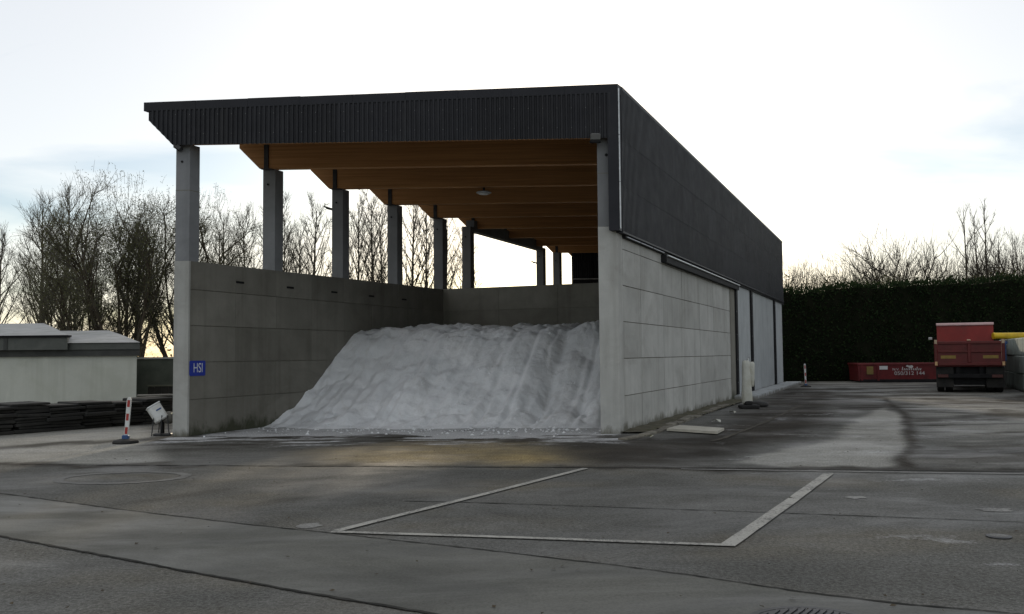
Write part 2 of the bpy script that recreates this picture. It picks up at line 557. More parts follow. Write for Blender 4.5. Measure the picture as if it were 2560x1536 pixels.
dark = np.maximum(dark, 0.75 * sst(0.47, 0.62, fbm(gx * 0.5 + 5, gy * 0.8, 51, 5, 0.6)) * sst(5, 7, gx) * beyond * (1 - 0.7 * sst(-0.2, 0.3, poly_sd(wx, wy, lp))))
# black strip below the mats on the left and along the shed foot
dark = np.maximum(dark, 0.8 * (1 - sst(0.1, 0.55, line_d(wx, wy, [(-9.4, 15.9), (-8.6, 16.9), (-7.3, 17.6), (-6.9, 18.3)]))))
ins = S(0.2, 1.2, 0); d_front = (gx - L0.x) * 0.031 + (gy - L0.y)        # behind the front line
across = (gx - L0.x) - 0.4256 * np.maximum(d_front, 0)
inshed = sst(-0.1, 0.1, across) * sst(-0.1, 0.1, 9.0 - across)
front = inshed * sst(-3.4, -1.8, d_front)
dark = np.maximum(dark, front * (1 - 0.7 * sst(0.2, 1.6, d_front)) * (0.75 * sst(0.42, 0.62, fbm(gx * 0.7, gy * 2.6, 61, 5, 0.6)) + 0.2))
# yellow pool of sunlight painted before the bay, plus faint foreground staining
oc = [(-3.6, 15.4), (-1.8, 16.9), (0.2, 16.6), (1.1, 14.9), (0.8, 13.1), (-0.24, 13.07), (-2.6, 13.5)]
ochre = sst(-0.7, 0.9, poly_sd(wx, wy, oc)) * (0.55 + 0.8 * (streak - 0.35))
ochre = np.maximum(ochre, 1.0 * sst(1.3, 0.15, np.hypot((gx - 0.1) / 1.0, (gy - 14.0) / 1.1)))  # strongest spot of the painted sun glint
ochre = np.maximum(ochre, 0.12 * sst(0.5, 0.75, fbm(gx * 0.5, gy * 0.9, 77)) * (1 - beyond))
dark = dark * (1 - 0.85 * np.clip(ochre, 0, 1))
# salt spilt before the heap
dw = d_front + 3.2 * (fbm(gx * 0.55 + 7, gy * 1.9, 74, 5, 0.6) - 0.5)
salt = 1.0 * front * sst(-3.0, 0.2, dw) * sst(0.42, 0.58, fbm(gx * 0.75 + 4, gy * 3.6, 71, 5, 0.62) + 0.16 * sst(-1.2, 1.4, d_front))
salt = np.maximum(salt, 0.9 * inshed * sst(0.1, 2.2, dw))
salt = np.maximum(salt, 0.35 * sst(0.66, 0.8, fbm(gx * 1.1 + 8, gy * 2.5, 91, 4)) * sst(1.0, 3, gx))
for k, (off, st_) in enumerate(((0.0, 0.5), (1.75, 0.4), (3.1, 0.28), (4.9, 0.3))):     # tyre tracks sweeping to the bay
    tk_ = line_d(gx + 0.05 * (wx - gx), gy, [(-12 + off, 5.2), (-6 + off, 8.2), (-2.5 + off * 0.9, 12.0), (-1.2 + off * 0.8, 16.5), (-0.4 + off * 0.75, 19.0)])
    dark = np.maximum(dark, 0.55 * st_ * (1 - sst(0.07, 0.2, tk_)) * sst(0.35, 0.6, fbm(gx * 1.5, gy * 1.5, 81 + k)))
gz = 0.018 * (fbm(gx * 0.25, gy * 0.25, 15) - 0.5)
nv = gx.size; W_, H_ = len(xs), len(ys)
co = np.stack([gx.ravel(), gy.ravel(), gz.ravel()], 1)
idx = np.arange(nv).reshape(H_, W_)
fc = np.stack([idx[:-1, :-1].ravel(), idx[:-1, 1:].ravel(), idx[1:, 1:].ravel(), idx[1:, :-1].ravel()], 1)
me = bpy.data.meshes.new('yard')
me.vertices.add(nv); me.vertices.foreach_set('co', co.ravel().astype(np.float32))
me.loops.add(fc.size); me.loops.foreach_set('vertex_index', fc.ravel().astype(np.int32))
me.polygons.add(len(fc)); me.polygons.foreach_set('loop_start', (np.arange(len(fc)) * 4).astype(np.int32))
me.update(calc_edges=True); me.validate()
at = me.attributes.new('stain_and_sun', 'FLOAT_COLOR', 'POINT')
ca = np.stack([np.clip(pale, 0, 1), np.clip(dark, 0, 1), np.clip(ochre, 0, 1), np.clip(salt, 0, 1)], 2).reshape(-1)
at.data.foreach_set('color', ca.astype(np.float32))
me.polygons.foreach_set('use_smooth', [True] * len(me.polygons))


def yard_mat():
    m, n, b = newmat('worn_asphalt')
    v = pos(n)
    A = n.nodes.new('ShaderNodeAttribute'); A.attribute_name = 'stain_and_sun'
    s_ = n.nodes.new('ShaderNodeSeparateColor'); n.links.new(A.outputs['Color'], s_.inputs[0])
    big = nz(n, v, 0.45, 6, 0.6, 0.3)
    mid = nz(n, v, 3.2, 6, 0.65, 0.2)
    fine = nz(n, v, 30, 4, 0.8)
    grit = nz(n, v, 70, 2, 0.8)
    c = mix(n, ramp(n, big, 0.34, 0.66), (0.115, 0.115, 0.107), (0.165, 0.164, 0.152))
    c = mix(n, math_(n, 'MULTIPLY', ramp(n, mid, 0.45, 0.7), 0.35), c, (0.085, 0.08, 0.07))
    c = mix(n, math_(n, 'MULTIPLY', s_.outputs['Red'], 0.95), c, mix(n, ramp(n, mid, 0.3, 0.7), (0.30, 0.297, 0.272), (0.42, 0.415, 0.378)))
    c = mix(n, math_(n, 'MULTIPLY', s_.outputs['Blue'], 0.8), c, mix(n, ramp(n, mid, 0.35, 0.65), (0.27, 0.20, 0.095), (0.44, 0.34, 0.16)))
    c = mix(n, math_(n, 'MULTIPLY', s_.outputs['Green'], 0.92), c, mix(n, ramp(n, big, 0.4, 0.6), (0.030, 0.026, 0.021), (0.05, 0.042, 0.034)))
    sbk = ramp(n, math_(n, 'ADD', math_(n, 'MULTIPLY', A.outputs['Alpha'], 0.75), math_(n, 'MULTIPLY', math_(n, 'SUBTRACT', nz(n, v, 7, 6, 0.75), 0.5), 0.9)), 0.16, 0.56)
    c = mix(n, math_(n, 'MULTIPLY', sbk, 0.92), c, (0.60, 0.61, 0.62))
    c = mix(n, math_(n, 'MULTIPLY', ramp(n, fine, 0.42, 0.60), 0.72), c, mix(n, 1.0, c, (0.36, 0.35, 0.34), 'MULTIPLY'))
    c = mix(n, math_(n, 'MULTIPLY', ramp(n, grit, 0.55, 0.68), 0.5), c, mix(n, 1.0, c, (2.3, 2.3, 2.3), 'MULTIPLY'))
    n.links.new(c, b.inputs['Base Color'])
    damp = ramp(n, nz(n, v, 0.33, 7, 0.66, 0.5, (1, 1.5, 1), (4, 1, 0)), 0.42, 0.62)
    n.links.new(math_(n, 'SUBTRACT', 0.92, math_(n, 'MULTIPLY', damp, 0.40)), b.inputs['Roughness'])
    n.links.new(math_(n, 'MULTIPLY', math_(n, 'ADD', 0.06, math_(n, 'MULTIPLY', damp, 0.3)), math_(n, 'SUBTRACT', 1.0, math_(n, 'MULTIPLY', s_.outputs['Green'], 0.85))), b.inputs['Specular IOR Level'])
    h = math_(n, 'ADD', math_(n, 'MULTIPLY', fine, 1.0), math_(n, 'MULTIPLY', grit, 0.6))
    bump(n, b, h, 0.6, 0.012)
    return m


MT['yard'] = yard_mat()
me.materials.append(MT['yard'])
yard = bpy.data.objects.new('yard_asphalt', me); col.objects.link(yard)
tag(yard, 'stained grey asphalt yard in front of and beside the salt shed', 'yard', kind='structure')


def drape(x, y):
    i = min(max((x - X0) / DX, 0), W_ - 2); j = min(max((y - Y0) / DX, 0), H_ - 2)
    a, b_ = int(i), int(j); fx, fy = i - a, j - b_
    return float((gz[b_, a] * (1 - fx) + gz[b_, a + 1] * fx) * (1 - fy) + (gz[b_ + 1, a] * (1 - fx) + gz[b_ + 1, a + 1] * fx) * fy)


def strip(name, pts, w, mat_, lift=0.005, step=0.25, jag=0.0, label=None, cat='marking', kind='structure', parent=None):
    """flat band of width w along a ground line, laid on the yard"""
    P = [Vector((p[0], p[1], 0)) for p in pts]
    mb = MB(); rows = []
    for i in range(len(P) - 1):
        d = P[i + 1] - P[i]; k = max(1, int(d.length / step))
        for q in range(k + (1 if i == len(P) - 2 else 0)):
            p = P[i] + d * (q / k); nn = Vector((-d.y, d.x, 0)).normalized()
            ww = w if not hasattr(w, '__len__') else w[0] + (w[1] - w[0]) * (i + q / k) / (len(P) - 1)
            j1 = jag * random.uniform(-1, 1); j2 = jag * random.uniform(-1, 1)
            a = p + nn * (ww / 2 + j1); c = p - nn * (ww / 2 + j2)
            rows.append((Vector((a.x, a.y, drape(a.x, a.y) + lift)), Vector((c.x, c.y, drape(c.x, c.y) + lift))))
    for i in range(len(rows) - 1):
        mb.poly([rows[i][1], rows[i + 1][1], rows[i + 1][0], rows[i][0]])
    o = mb.build(name, mat_, parent)
    if parent is None: tag(o, label, cat, kind=kind)
    return o


# smooth pale concrete strip across the foreground, between two tar seams
SA = [(-30, 24.5), (-9, 11.0), (-4.65, 8.24), (-3.4, 7.44), (-2.36, 6.77), (-1.38, 6.16), (-0.6, 5.7), (2.2, 4.0), (4.5, 2.6)]
SBm = [(-30, 27.0), (-9.5, 12.9), (-6.11, 10.8), (-5.28, 10.29), (-4.28, 9.68), (-2.65, 8.75), (-1.7, 8.25), (-0.02, 7.34), (0.76, 6.88), (1.27, 6.55),
       (1.91, 6.07), (2.46, 5.76), (2.94, 5.57), (5.5, 4.3), (8.5, 2.8)]
mb = MB()
xa = [p[0] for p in SA]; xb = [p[0] for p in SBm]
ra, rb = [], []
for i in range(121):
    t = i / 120
    # march along both seams by their own arc parameter
    ax = np.interp(t, np.linspace(0, 1, len(SA)), xa); ay = np.interp(t, np.linspace(0, 1, len(SA)), [p[1] for p in SA])
    bx = np.interp(t, np.linspace(0, 1, len(SBm)), xb); by = np.interp(t, np.linspace(0, 1, len(SBm)), [p[1] for p in SBm])
    ra.append((ax, ay)); rb.append((bx, by))
for i in range(120):
    for k in range(12):
        def pt(ii, kk):
            a = ra[ii]; c = rb[ii]; t = kk / 12
            x = a[0] + (c[0] - a[0]) * t; y = a[1] + (c[1] - a[1]) * t
            return (x, y, drape(x, y) + 0.004)
        mb.poly([pt(i, k), pt(i + 1, k), pt(i + 1, k + 1), pt(i, k + 1)])


def strip_mat():
    m, n, b = newmat('brushed_concrete')
    v = pos(n)
    big = nz(n, v, 0.6, 6, 0.6, 0.5, (1, 2.2, 1)); mid = nz(n, v, 4, 6, 0.65)
    fine = nz(n, v, 45, 3, 0.75)
    c = mix(n, ramp(n, big, 0.36, 0.64), (0.112, 0.112, 0.102), (0.158, 0.157, 0.140))
    c = mix(n, math_(n, 'MULTIPLY', ramp(n, mid, 0.5, 0.72), 0.35), c, (0.09, 0.087, 0.078))
    c = mix(n, math_(n, 'MULTIPLY', ramp(n, fine, 0.42, 0.66), 0.45), c, (0.06, 0.059, 0.053))
    n.links.new(c, b.inputs['Base Color'])
    damp = ramp(n, nz(n, v, 0.5, 6, 0.62, 0.6, (0.7, 2.0, 1), (2, 7, 0)), 0.42, 0.62)
    n.links.new(math_(n, 'SUBTRACT', 0.92, math_(n, 'MULTIPLY', damp, 0.40)), b.inputs['Roughness'])
    n.links.new(math_(n, 'ADD', 0.08, math_(n, 'MULTIPLY', damp, 0.3)), b.inputs['Specular IOR Level'])
    bump(n, b, fine, 0.4, 0.008)
    return m


tag(mb.build('concrete_strip', strip_mat()), 'smooth pale concrete strip between two dark seams in the foreground', 'pavement', kind='structure')
MT['tar'] = M('tar_seam', (0.022, 0.022, 0.02), (0.05, 0.048, 0.043), 4, 0.85, 0.4, 25, spec=0.1)
strip('tar_seam', SA, 0.032, MT['tar'], 0.008, 0.08, 0.009, 'dark tar seam on the near side of the concrete strip', 'seam')
strip('tar_seam', SBm, 0.024, MT['tar'], 0.008, 0.08, 0.008, 'dark tar seam between concrete strip and painted bay', 'seam')
strip('asphalt_crack', [(-1.2, 10.0), (-0.02, 9.75), (2.37, 9.12), (4.73, 8.44), (7.5, 7.6)], 0.02, MT['tar'], 0.005, 0.1, 0.008,
      'thin crack running through the middle of the painted bay', 'crack')
strip('asphalt_crack', [(-14, 14.6), (-7.82, 13.82), (-4.96, 13.41), (-2.45, 13.14)], 0.04, MT['tar'], 0.006, 0.1, 0.022,
      'ragged crack where pale left apron meets asphalt', 'crack')
strip('asphalt_crack', [(-2.45, 13.14), (-0.02, 12.87), (2.84, 12.55), (6.66, 11.9), (12, 10.9)], 0.055, MT['tar'], 0.006, 0.1, 0.02,
      'dark gutter line along the far edge of the painted bay', 'crack')


def paint_mat(name, col1, col2, wear):
    m, n, b = newmat(name)
    v = pos(n)
    c = mix(n, ramp(n, nz(n, v, 5, 5, 0.6), 0.3, 0.7), col1, col2)
    w = ramp(n, math_(n, 'ADD', math_(n, 'MULTIPLY', nz(n, v, 40, 4, 0.8), 0.6), math_(n, 'MULTIPLY', nz(n, v, 2.5, 4, 0.6), 0.4)), wear, wear + 0.12)
    c = mix(n, w, c, (0.11, 0.107, 0.1))
    n.links.new(c, b.inputs['Base Color']); b.inputs['Roughness'].default_value = 0.75
    bump(n, b, nz(n, v, 60, 3, 0.7), 0.3, 0.006)
    return m


MT['paint'] = paint_mat('road_paint', (0.33, 0.32, 0.287), (0.44, 0.43, 0.385), 0.475)
MT['paint_worn'] = paint_mat('worn_road_paint', (0.23, 0.227, 0.21), (0.3, 0.295, 0.272), 0.44)
strip('bay_line', [(-1.62, 8.30), (-0.2, 10.6), (1.0, 12.62)], 0.095, MT['paint'], 0.013, 0.3, 0.003, 'white painted line on the left of the parking bay')
strip('bay_line', [(-1.66, 8.28), (0.1, 7.92), (1.79, 7.535)], 0.085, MT['paint'], 0.012, 0.3, 0.003, 'white painted line closing the near end of the bay')
strip('bay_line', [(1.755, 7.51), (2.9, 9.6), (4.12, 11.86)], 0.13, MT['paint'], 0.013, 0.3, 0.003, 'broad white painted line on the right of the bay')
strip('bay_line', [(2.3, 12.45), (4.1, 12.1), (6.58, 11.66), (9, 11.2)], 0.07, MT['paint_worn'], 0.012, 0.3, 0.012, 'worn thin white line beside the dark gutter line')
ring = [(-5.22 + 0.82 * math.cos(t), 12.13 + 0.56 * math.sin(t)) for t in np.linspace(0, 2 * math.pi, 49)]
strip('ring_mark', ring, 0.13, paint_mat('faded_paint', (0.16, 0.158, 0.146), (0.19, 0.188, 0.172), 0.42), 0.005, 0.12, 0.02,
      'faded pale ring marked on the asphalt at the left', 'marking')


def blotch(name, x, y, rx, ry, m, lift, label, cat, seed):
    mb = MB(); pts = []
    for k in range(40):
        t = 2 * math.pi * k / 40; q = 1 + 0.75 * mnoise.noise(Vector((math.cos(t) * 1.3 + seed, math.sin(t) * 1.3, seed)))
        px, py = x + rx * q * math.cos(t), y + ry * q * math.sin(t); pts.append((px, py, drape(px, py) + lift))
    mb.poly(pts)
    return tag(mb.build(name, m), label, cat, kind='structure')


blotch('paint_spot', 4.83, 9.1, 0.17, 0.1, MT['paint_worn'], 0.005, 'long pale paint spot at the right edge of the yard', 'marking', 3)
blotch('paint_spot', 3.75, 9.95, 0.1, 0.09, MT['paint_worn'], 0.005, 'small pale paint spot behind the long one', 'marking', 9)
blotch('paint_spot', -1.95, 8.6, 0.12, 0.1, MT['paint_worn'], 0.005, 'pale paint dab near the left corner of the bay', 'marking', 5)

# cast iron covers
cv = empty('manhole_cover', (1.75, 5.32, drape(1.75, 5.32)))
tag(cv, 'ribbed round iron manhole cover at the lower picture edge', 'manhole')
mb = MB(); mb.lathe([(0.40, 0.004), (0.40, 0.012), (0.36, 0.012), (0.36, 0.008)], 40)
mb.build('frame', MT['dsteel'], cv)
mb = MB(); mb.lathe([(0.355, 0.004), (0.355, 0.011), (0.02, 0.011)], 40); pl = mb.build('plate', MT['dsteel'], cv)
mb = MB()
for i in range(-8, 9):
    x = i * 0.04; hh = math.sqrt(max(0.0, 0.33 ** 2 - x * x))
    if hh > 0.03: mb.box(x - 0.011, x + 0.011, -hh, hh, 0.0105, 0.019, Matrix.Rotation(R(-35), 4, 'Z'))
mb.build('ribs', MT['dsteel'], cv)
cv2 = empty('valve_cover', (4.14, 7.78, drape(4.14, 7.78)))
tag(cv2, 'small round pale valve cover in the asphalt at the right', 'manhole')
mb = MB(); mb.lathe([(0.1, 0.003), (0.1, 0.012), (0.075, 0.014)], 28); mb.build('frame', MT['dsteel'], cv2)
mb = MB(); mb.lathe([(0.073, 0.003), (0.073, 0.016), (0.01, 0.017)], 28); mb.build('lid', MT['paint_worn'], cv2)

# loose leaves and grit on the yard
mb = MB()
for i in range(420):
    x = random.uniform(-8, 8); y = 4.8 + 14 * random.random() ** 1.6; r = random.uniform(0.008, 0.028); t = random.uniform(0, 6.3)
    z = drape(x, y) + 0.011
    p = [(x + r * math.cos(t + k * 1.57) * (1 if k % 2 else 0.5), y + r * math.sin(t + k * 1.57) * (1 if k % 2 else 0.5), z + random.uniform(0, 0.012)) for k in range(4)]
    mb.poly(p)
tag(mb.build('leaf_litter', M('dead_leaves', (0.03, 0.024, 0.016), (0.075, 0.055, 0.03), 6, 0.9)), 'scattered dead leaves and grit over the yard', 'litter', kind='stuff')

# grass behind the left fence
gmb = MB()
gmb.poly([(-60, 27.5, 0.02), (-7.4, 27.5, 0.02), (0, 46, 0.02), (4, 60, 0.02), (40, 80, 0.02), (60, 130, 0.02), (-90, 130, 0.02)])
tag(gmb.build('grass_field', M('rough_grass', (0.045, 0.055, 0.022), (0.085, 0.085, 0.038), 0.6, 0.95, 0.6, 6)), 'rough grass field behind the shed and fence', 'grass', kind='structure')

# ================================================================== salt shed
shed = empty('salt_shed', tuple(S(0, 0, 0)))
tag(shed, 'open fronted concrete salt shed with dark corrugated fascia and timber roof beams', 'shed')
SHI = Matrix.Translation(-Vector(shed.location))


def part(mb, name, mat_, parent=None, smooth=False):
    """world-space mesh as a child of the shed or of one of its parts"""
    me_ = mb.mesh(name, mat_, smooth)
    me_.transform(SHI)
    o = bpy.data.objects.new(name, me_); col.objects.link(o); o.parent = parent or shed
    return o


ZB = 5.98                                          # underside of beams
wl_top = lambda u, v: 3.57 + 0.011 * v             # left wall rises a little backwards
UI = 0.303                                         # inner face of left wall
# --- left wall
lw = part(sbox(MB(), 0.006, UI - 0.022, 0.03, 23.0, 0.0, lambda u, v: wl_top(u, v) - 0.006), 'left_wall', MT['joint'])
part(sbox(MB(), 0.0, UI, -0.02, 0.028, 0.0, lambda u, v: wl_top(u, v)), 'wall_end', MT['conc_light'], lw)
rows = [0, 0.74, 1.5, 2.25, 2.99]
vs = [0.03, 1.4, 2.8, 4.2, 5.6, 7.0, 8.4, 9.8, 11.2, 14.0, 16.8, 19.6, 23.0]
for i in range(len(vs) - 1):
    for r in range(5):
        z0 = rows[r] + 0.007; j = random.uniform(-0.003, 0.003)
        zt = (lambda u, v: wl_top(u, v)) if r == 4 else (rows[r + 1] - 0.007)
        g_ = 0.002 if i % 2 else 0.005
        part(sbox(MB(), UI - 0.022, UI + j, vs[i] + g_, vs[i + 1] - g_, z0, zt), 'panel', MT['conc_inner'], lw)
for i in range(8):
    part(sbox(MB(), 0.0, 0.02, 0.05 + i * 2.86, 2.9 + i * 2.86, 0.0, lambda u, v: wl_top(u, v) - 0.01), 'outer_slab', MT['conc_inner'], lw)
# fixing slots in the top course
for v0 in (1.41, 3.2, 5.03, 6.81, 8.6):
    part(sbox(MB(), UI - 0.01, UI + 0.012, v0, v0 + 0.25, 3.215, 3.26), 'slot', MT['black'], lw)

# --- left columns
hole = []
cv_list = [(0.0, 3.57), (2.75, 3.6), (5.55, 3.63), (8.35, 3.66), (11.2, 3.68), (13.25, 3.7), (20.15, 3.75), (22.1, 3.77)]
for i, (v0, zb) in enumerate(cv_list):
    dpt = 0.27 if i == 0 else 0.30
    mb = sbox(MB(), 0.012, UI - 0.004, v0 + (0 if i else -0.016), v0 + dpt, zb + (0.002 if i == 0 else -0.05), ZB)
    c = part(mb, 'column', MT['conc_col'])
    zz = ZB - 0.36
    mb = MB(); p = S(0.14, v0 - 0.024, zz)
    mb.lathe([(0.024, -0.004), (0.024, 0.012)], 10, 'y', (p.x, p.y, p.z)); part(mb, 'cast_in_socket', MT['black'], c)
    if i == 0:
        part(sbox(MB(), 0.008, UI - 0.002, -0.0185, 0.272, 5.02, 5.035), 'joint_line', MT['joint'], c)
# spouts on two columns
for v0, zz in ((5.55, 5.45), (20.15, 5.35)):
    p = S(-0.0, v0 + 0.05, zz)
    part(MB().tube([p, p + Vector((-0.12, -0.02, 0.03)), p + Vector((-0.24, -0.04, 0.09))], [0.03, 0.035, 0.01], 6), 'bracket_arm', MT['dsteel'])
# concrete lintel over the wide side opening
part(sbox(MB(), 0.02, UI - 0.01, 13.56, 20.14, ZB - 0.13, ZB + 0.25), 'lintel', MT['conc_col'])

# --- right front column and right wall
rc = part(sbox(MB(), 8.65, 9.022, -0.02, 0.36, 4.165, ZB), 'column', MT['conc_col'])
part(sbox(MB(), 8.655, 9.018, -0.0215, -0.015, 5.24, 5.255), 'joint_line', MT['joint'], rc)
mb = MB(); p = S(8.84, -0.03, 5.62); mb.lathe([(0.03, -0.004), (0.03, 0.014)], 12, 'y', (p.x, p.y, p.z)); part(mb, 'cast_in_socket', MT['black'], rc)
UR = 9.04
rw = part(sbox(MB(), 8.66, UR - 0.022, 0.3, 13.2, 0.0, 4.14), 'right_wall', MT['joint'])
part(sbox(MB(), 8.65, UR, -0.025, 0.3, 0.0, 4.16), 'wall_end', MT['conc_light'], rw)
rr_ = [0, 0.74, 1.5, 2.25, 2.99, 3.735, 4.15]
vr = [0.3, 1.7, 3.77, 5.84, 8.09, 10.2, 12.6, 13.2]
for i in range(7):
    for r in range(6):
        j = random.uniform(-0.004, 0.003); gp = 0.014
        part(sbox(MB(), UR - 0.022, UR + j, vr[i] + gp, vr[i + 1] - gp, rr_[r] + 0.008, rr_[r + 1] - 0.008), 'panel', MT['conc_light'], rw)
# rear stretch: paler slabs, black channels between them
part(sbox(MB(), 8.75, UR - 0.05, 13.2, 28.3, 0.0, 4.14), 'rear_wall', MT['joint'])
part(sbox(MB(), 8.9, UR + 0.012, 13.22, 14.1, 0.0, 4.12), 'pilaster', MT['conc_inner'])
for a, b_ in ((14.5, 17.75), (18.1, 20.4), (20.42, 22.7), (22.72, 24.85), (25.3, 28.3)):
    part(sbox(MB(), UR - 0.05, UR - 0.005, a, b_, 0.13, 4.12), 'wall_slab', MT['conc_far'])
for k, (vd, zb) in enumerate(((14.3, 0.16), (17.92, 0.14), (25.07, 0.14))):
    dp = part(sbox(MB(), UR - 0.045, UR + 0.07, vd - 0.17, vd + 0.17, zb, 4.02), 'downpipe', MT['black'])
    for zz in (0.55, 1.35, 2.2, 3.0, 3.75):
        part(sbox(MB(), UR - 0.04, UR + 0.078, vd - 0.148, vd - 0.10, zz, zz + 0.03), 'pipe_clip', MT['conc_col'], dp)
# concrete plinth at the rear stretch
part(sbox(MB(), UR + 0.02, UR + 0.75, 13.6, 29.4, 0.0, 0.13), 'plinth', MT['conc_far'])

# --- partition wall across the bay, square to the side walls
PL = S(UI, 11.2, 0)


def pw(s_, t_, z):
    p = PL + EN * s_ + E2 * t_
    return Vector((p.x, p.y, z))


def pbox(s0, s1, t0, t1, z0, z1):
    return MB().hexa([pw(s0, t0, z0), pw(s1, t0, z0), pw(s1, t1, z0), pw(s0, t1, z0), pw(s0, t0, z1), pw(s1, t0, z1), pw(s1, t1, z1), pw(s0, t1, z1)])


pt_ = part(pbox(0.005, 7.75, 0.022, 0.3, 0, 3.69), 'partition_wall', MT['joint'])
for i in range(4):
    for r in range(5):
        a = i * 1.94 + 0.005; zt = rows[r + 1] if r < 4 else 3.7
        part(pbox(a + 0.003, a + 1.937, random.uniform(-0.002, 0.003), 0.022, rows[r] + 0.006, zt - 0.006 if r < 4 else zt), 'panel', MT['conc_inner'], pt_)

# --- timber beams
TOP = lambda u: 6.80 + 0.0215 * u
for i in range(10):
    v0 = -0.12 + 2.79 * i + (0.02 if i == 0 else 0)
    pts = [S(-0.02, v0, ZB), S(8.93, v0, ZB), S(8.93, v0, TOP(8.93) - 0.13), S(-0.5, v0, TOP(-0.5) - 0.13), S(-0.5, v0, 6.47)]
    bm_ = part(MB().prism(pts, E2 * 0.2), 'roof_beam', MT['wood'])
    if i > 0:
        part(sbox(MB(), 0.10, 0.20, v0 - 0.03, v0 + 0.23, ZB + 0.0, ZB + 0.56), 'steel_shoe', MT['dsteel'], bm_)
        part(sbox(MB(), 0.03, 0.28, v0 - 0.035, v0 + 0.235, ZB - 0.022, ZB - 0.002), 'bearing_plate', MT['dsteel'], bm_)
# --- roof deck
mb = MB()
mb.hexa([S(-0.5, -0.15, TOP(-0.5) - 0.127), S(9.05, -0.15, TOP(9.05) - 0.127), S(9.05, 28.25, TOP(9.05) - 0.127), S(-0.5, 28.25, TOP(-0.5) - 0.127),
         S(-0.5, -0.15, TOP(-0.5) - 0.02), S(9.05, -0.15, TOP(9.05) - 0.02), S(9.05, 28.25, TOP(9.05) - 0.02), S(-0.5, 28.25, TOP(-0.5) - 0.02)])
roof = part(mb, 'roof', MT['trim'])
# verge capping around the edge
UE = 9.13
for (a, b_) in (((-0.53, -0.17), (UE + 0.01, -0.17)),):
    k = 9
    for i in range(k):
        u0 = a[0] + (b_[0] - a[0]) * i / k; u1 = a[0] + (b_[0] - a[0]) * (i + 1) / k
        jz = random.uniform(-0.004, 0.004)
        mb = MB().hexa([S(u0, -0.205, TOP(u0) - 0.15 + jz), S(u1 - 0.004, -0.205, TOP(u1) - 0.15 + jz), S(u1 - 0.004, 0.05, TOP(u1) - 0.15 + jz), S(u0, 0.05, TOP(u0) - 0.15 + jz),
                        S(u0, -0.205, TOP(u0) + 0.03 + jz), S(u1 - 0.004, -0.205, TOP(u1) + 0.03 + jz), S(u1 - 0.004, 0.05, TOP(u1) + 0.045 + jz), S(u0, 0.05, TOP(u0) + 0.045 + jz)])
        part(mb, 'capping', MT['trim'], roof)
for i in range(10):
    v0 = 0.06 + i * 2.83
    part(sbox(MB(), -0.53, -0.42, v0, v0 + 2.826, TOP(0) - 0.16, TOP(0) + 0.03), 'capping', MT['trim'], roof)
    part(sbox(MB(), UE - 0.14, UE + 0.02, v0, v0 + 2.826, TOP(9.1) - 0.02, TOP(9.1) + 0.045), 'capping', MT['trim'], roof)
part(sbox(MB(), -0.5, UE, 28.25, 28.36, 3.9, TOP(4)), 'rear_gable', MT['clad'])

# --- corrugated cladding
PITCHC = 0.096


def corr(o, dirv, nrm, s0, s1, zb, zt, amp=0.030):
    """trapezoid ribbed sheet from s0 to s1 along dirv; zb, zt functions of s"""
    mb = MB(); k0 = math.floor(s0 / PITCHC); P = []
    q = [(0.0, 0), (0.32, 0), (0.46, 1), (0.82, 1), (0.96, 0)]
    s_list = [(s0, 0)]
    k = k0
    while k * PITCHC < s1:
        for f, h in q:
            s_ = (k + f) * PITCHC
            if s0 + 1e-4 < s_ < s1 - 1e-4: s_list.append((s_, h))
        k += 1
    s_list.append((s1, 0))
    n0 = 0
    for s_, h in s_list:
        base = o + dirv * s_ + nrm * (amp * h)
        mb.v.append((base.x, base.y, zb(s_))); mb.v.append((base.x, base.y, zt(s_)))
    for i in range(len(s_list) - 1):
        mb.f.append((2 * i, 2 * i + 2, 2 * i + 3, 2 * i + 1))
    n = len(mb.v)
    for s_, h in s_list:                                       # back skin, so the sheet has thickness
        base = o + dirv * s_ + nrm * (amp * h - 0.004)
        mb.v.append((base.x, base.y, zb(s_))); mb.v.append((base.x, base.y, zt(s_)))
    for i in range(len(s_list) - 1):
        mb.f.append((n + 2 * i, n + 2 * i + 1, n + 2 * i + 3, n + 2 * i + 2))
        mb.f.append((2 * i, n + 2 * i, n + 2 * i + 2, 2 * i + 2))
    return mb


fn = -EN.cross(Vector((0, 0, 1))); nf = Vector((-E1.y, E1.x, 0)) * -1.0        # outward from the front
of = L0 + nf * 0.17
zbf = lambda s_: (6.44 - (s_ + 0.5) * (6.44 - (ZB - 0.05)) / 0.5) if s_ < 0 else ZB - 0.05
edges = [-0.5] + [PITCHC * q for q in (5, 15, 25, 35, 45, 55, 65, 75, 85)] + [8.93]
fas = part(sbox(MB(), 0.0, 8.9, -0.155, -0.13, ZB + 0.01, 6.66), 'fascia', MT['trim'])
for i in range(10):
    part(corr(of, E1, nf, edges[i], edges[i + 1], zbf, lambda s_: TOP(s_) - 0.13), 'cladding_sheet', MT['clad'], fas)
mb = MB()
for k in range(0, 92, 3):
    s_ = (k + 0.64) * PITCHC
    for zz in (6.15, 6.55):
        p = of + E1 * s_ + nf * 0.031; mb.box(p.x - 0.006, p.x + 0.006, p.y - 0.004, p.y + 0.002, zz - 0.006, zz + 0.006)
sw = part(mb, 'screws', M('dull_screws', (0.12, 0.12, 0.12), (0.2, 0.2, 0.2), 30, 0.6), fas); sw['kind'] = 'stuff'
# flat corner strip at the right, down to the side cladding's foot
part(sbox(MB(), 8.925, UE + 0.005, -0.21, -0.03, 4.06, lambda u, v: TOP(u) - 0.11), 'corner_flashing', MT['trim'])
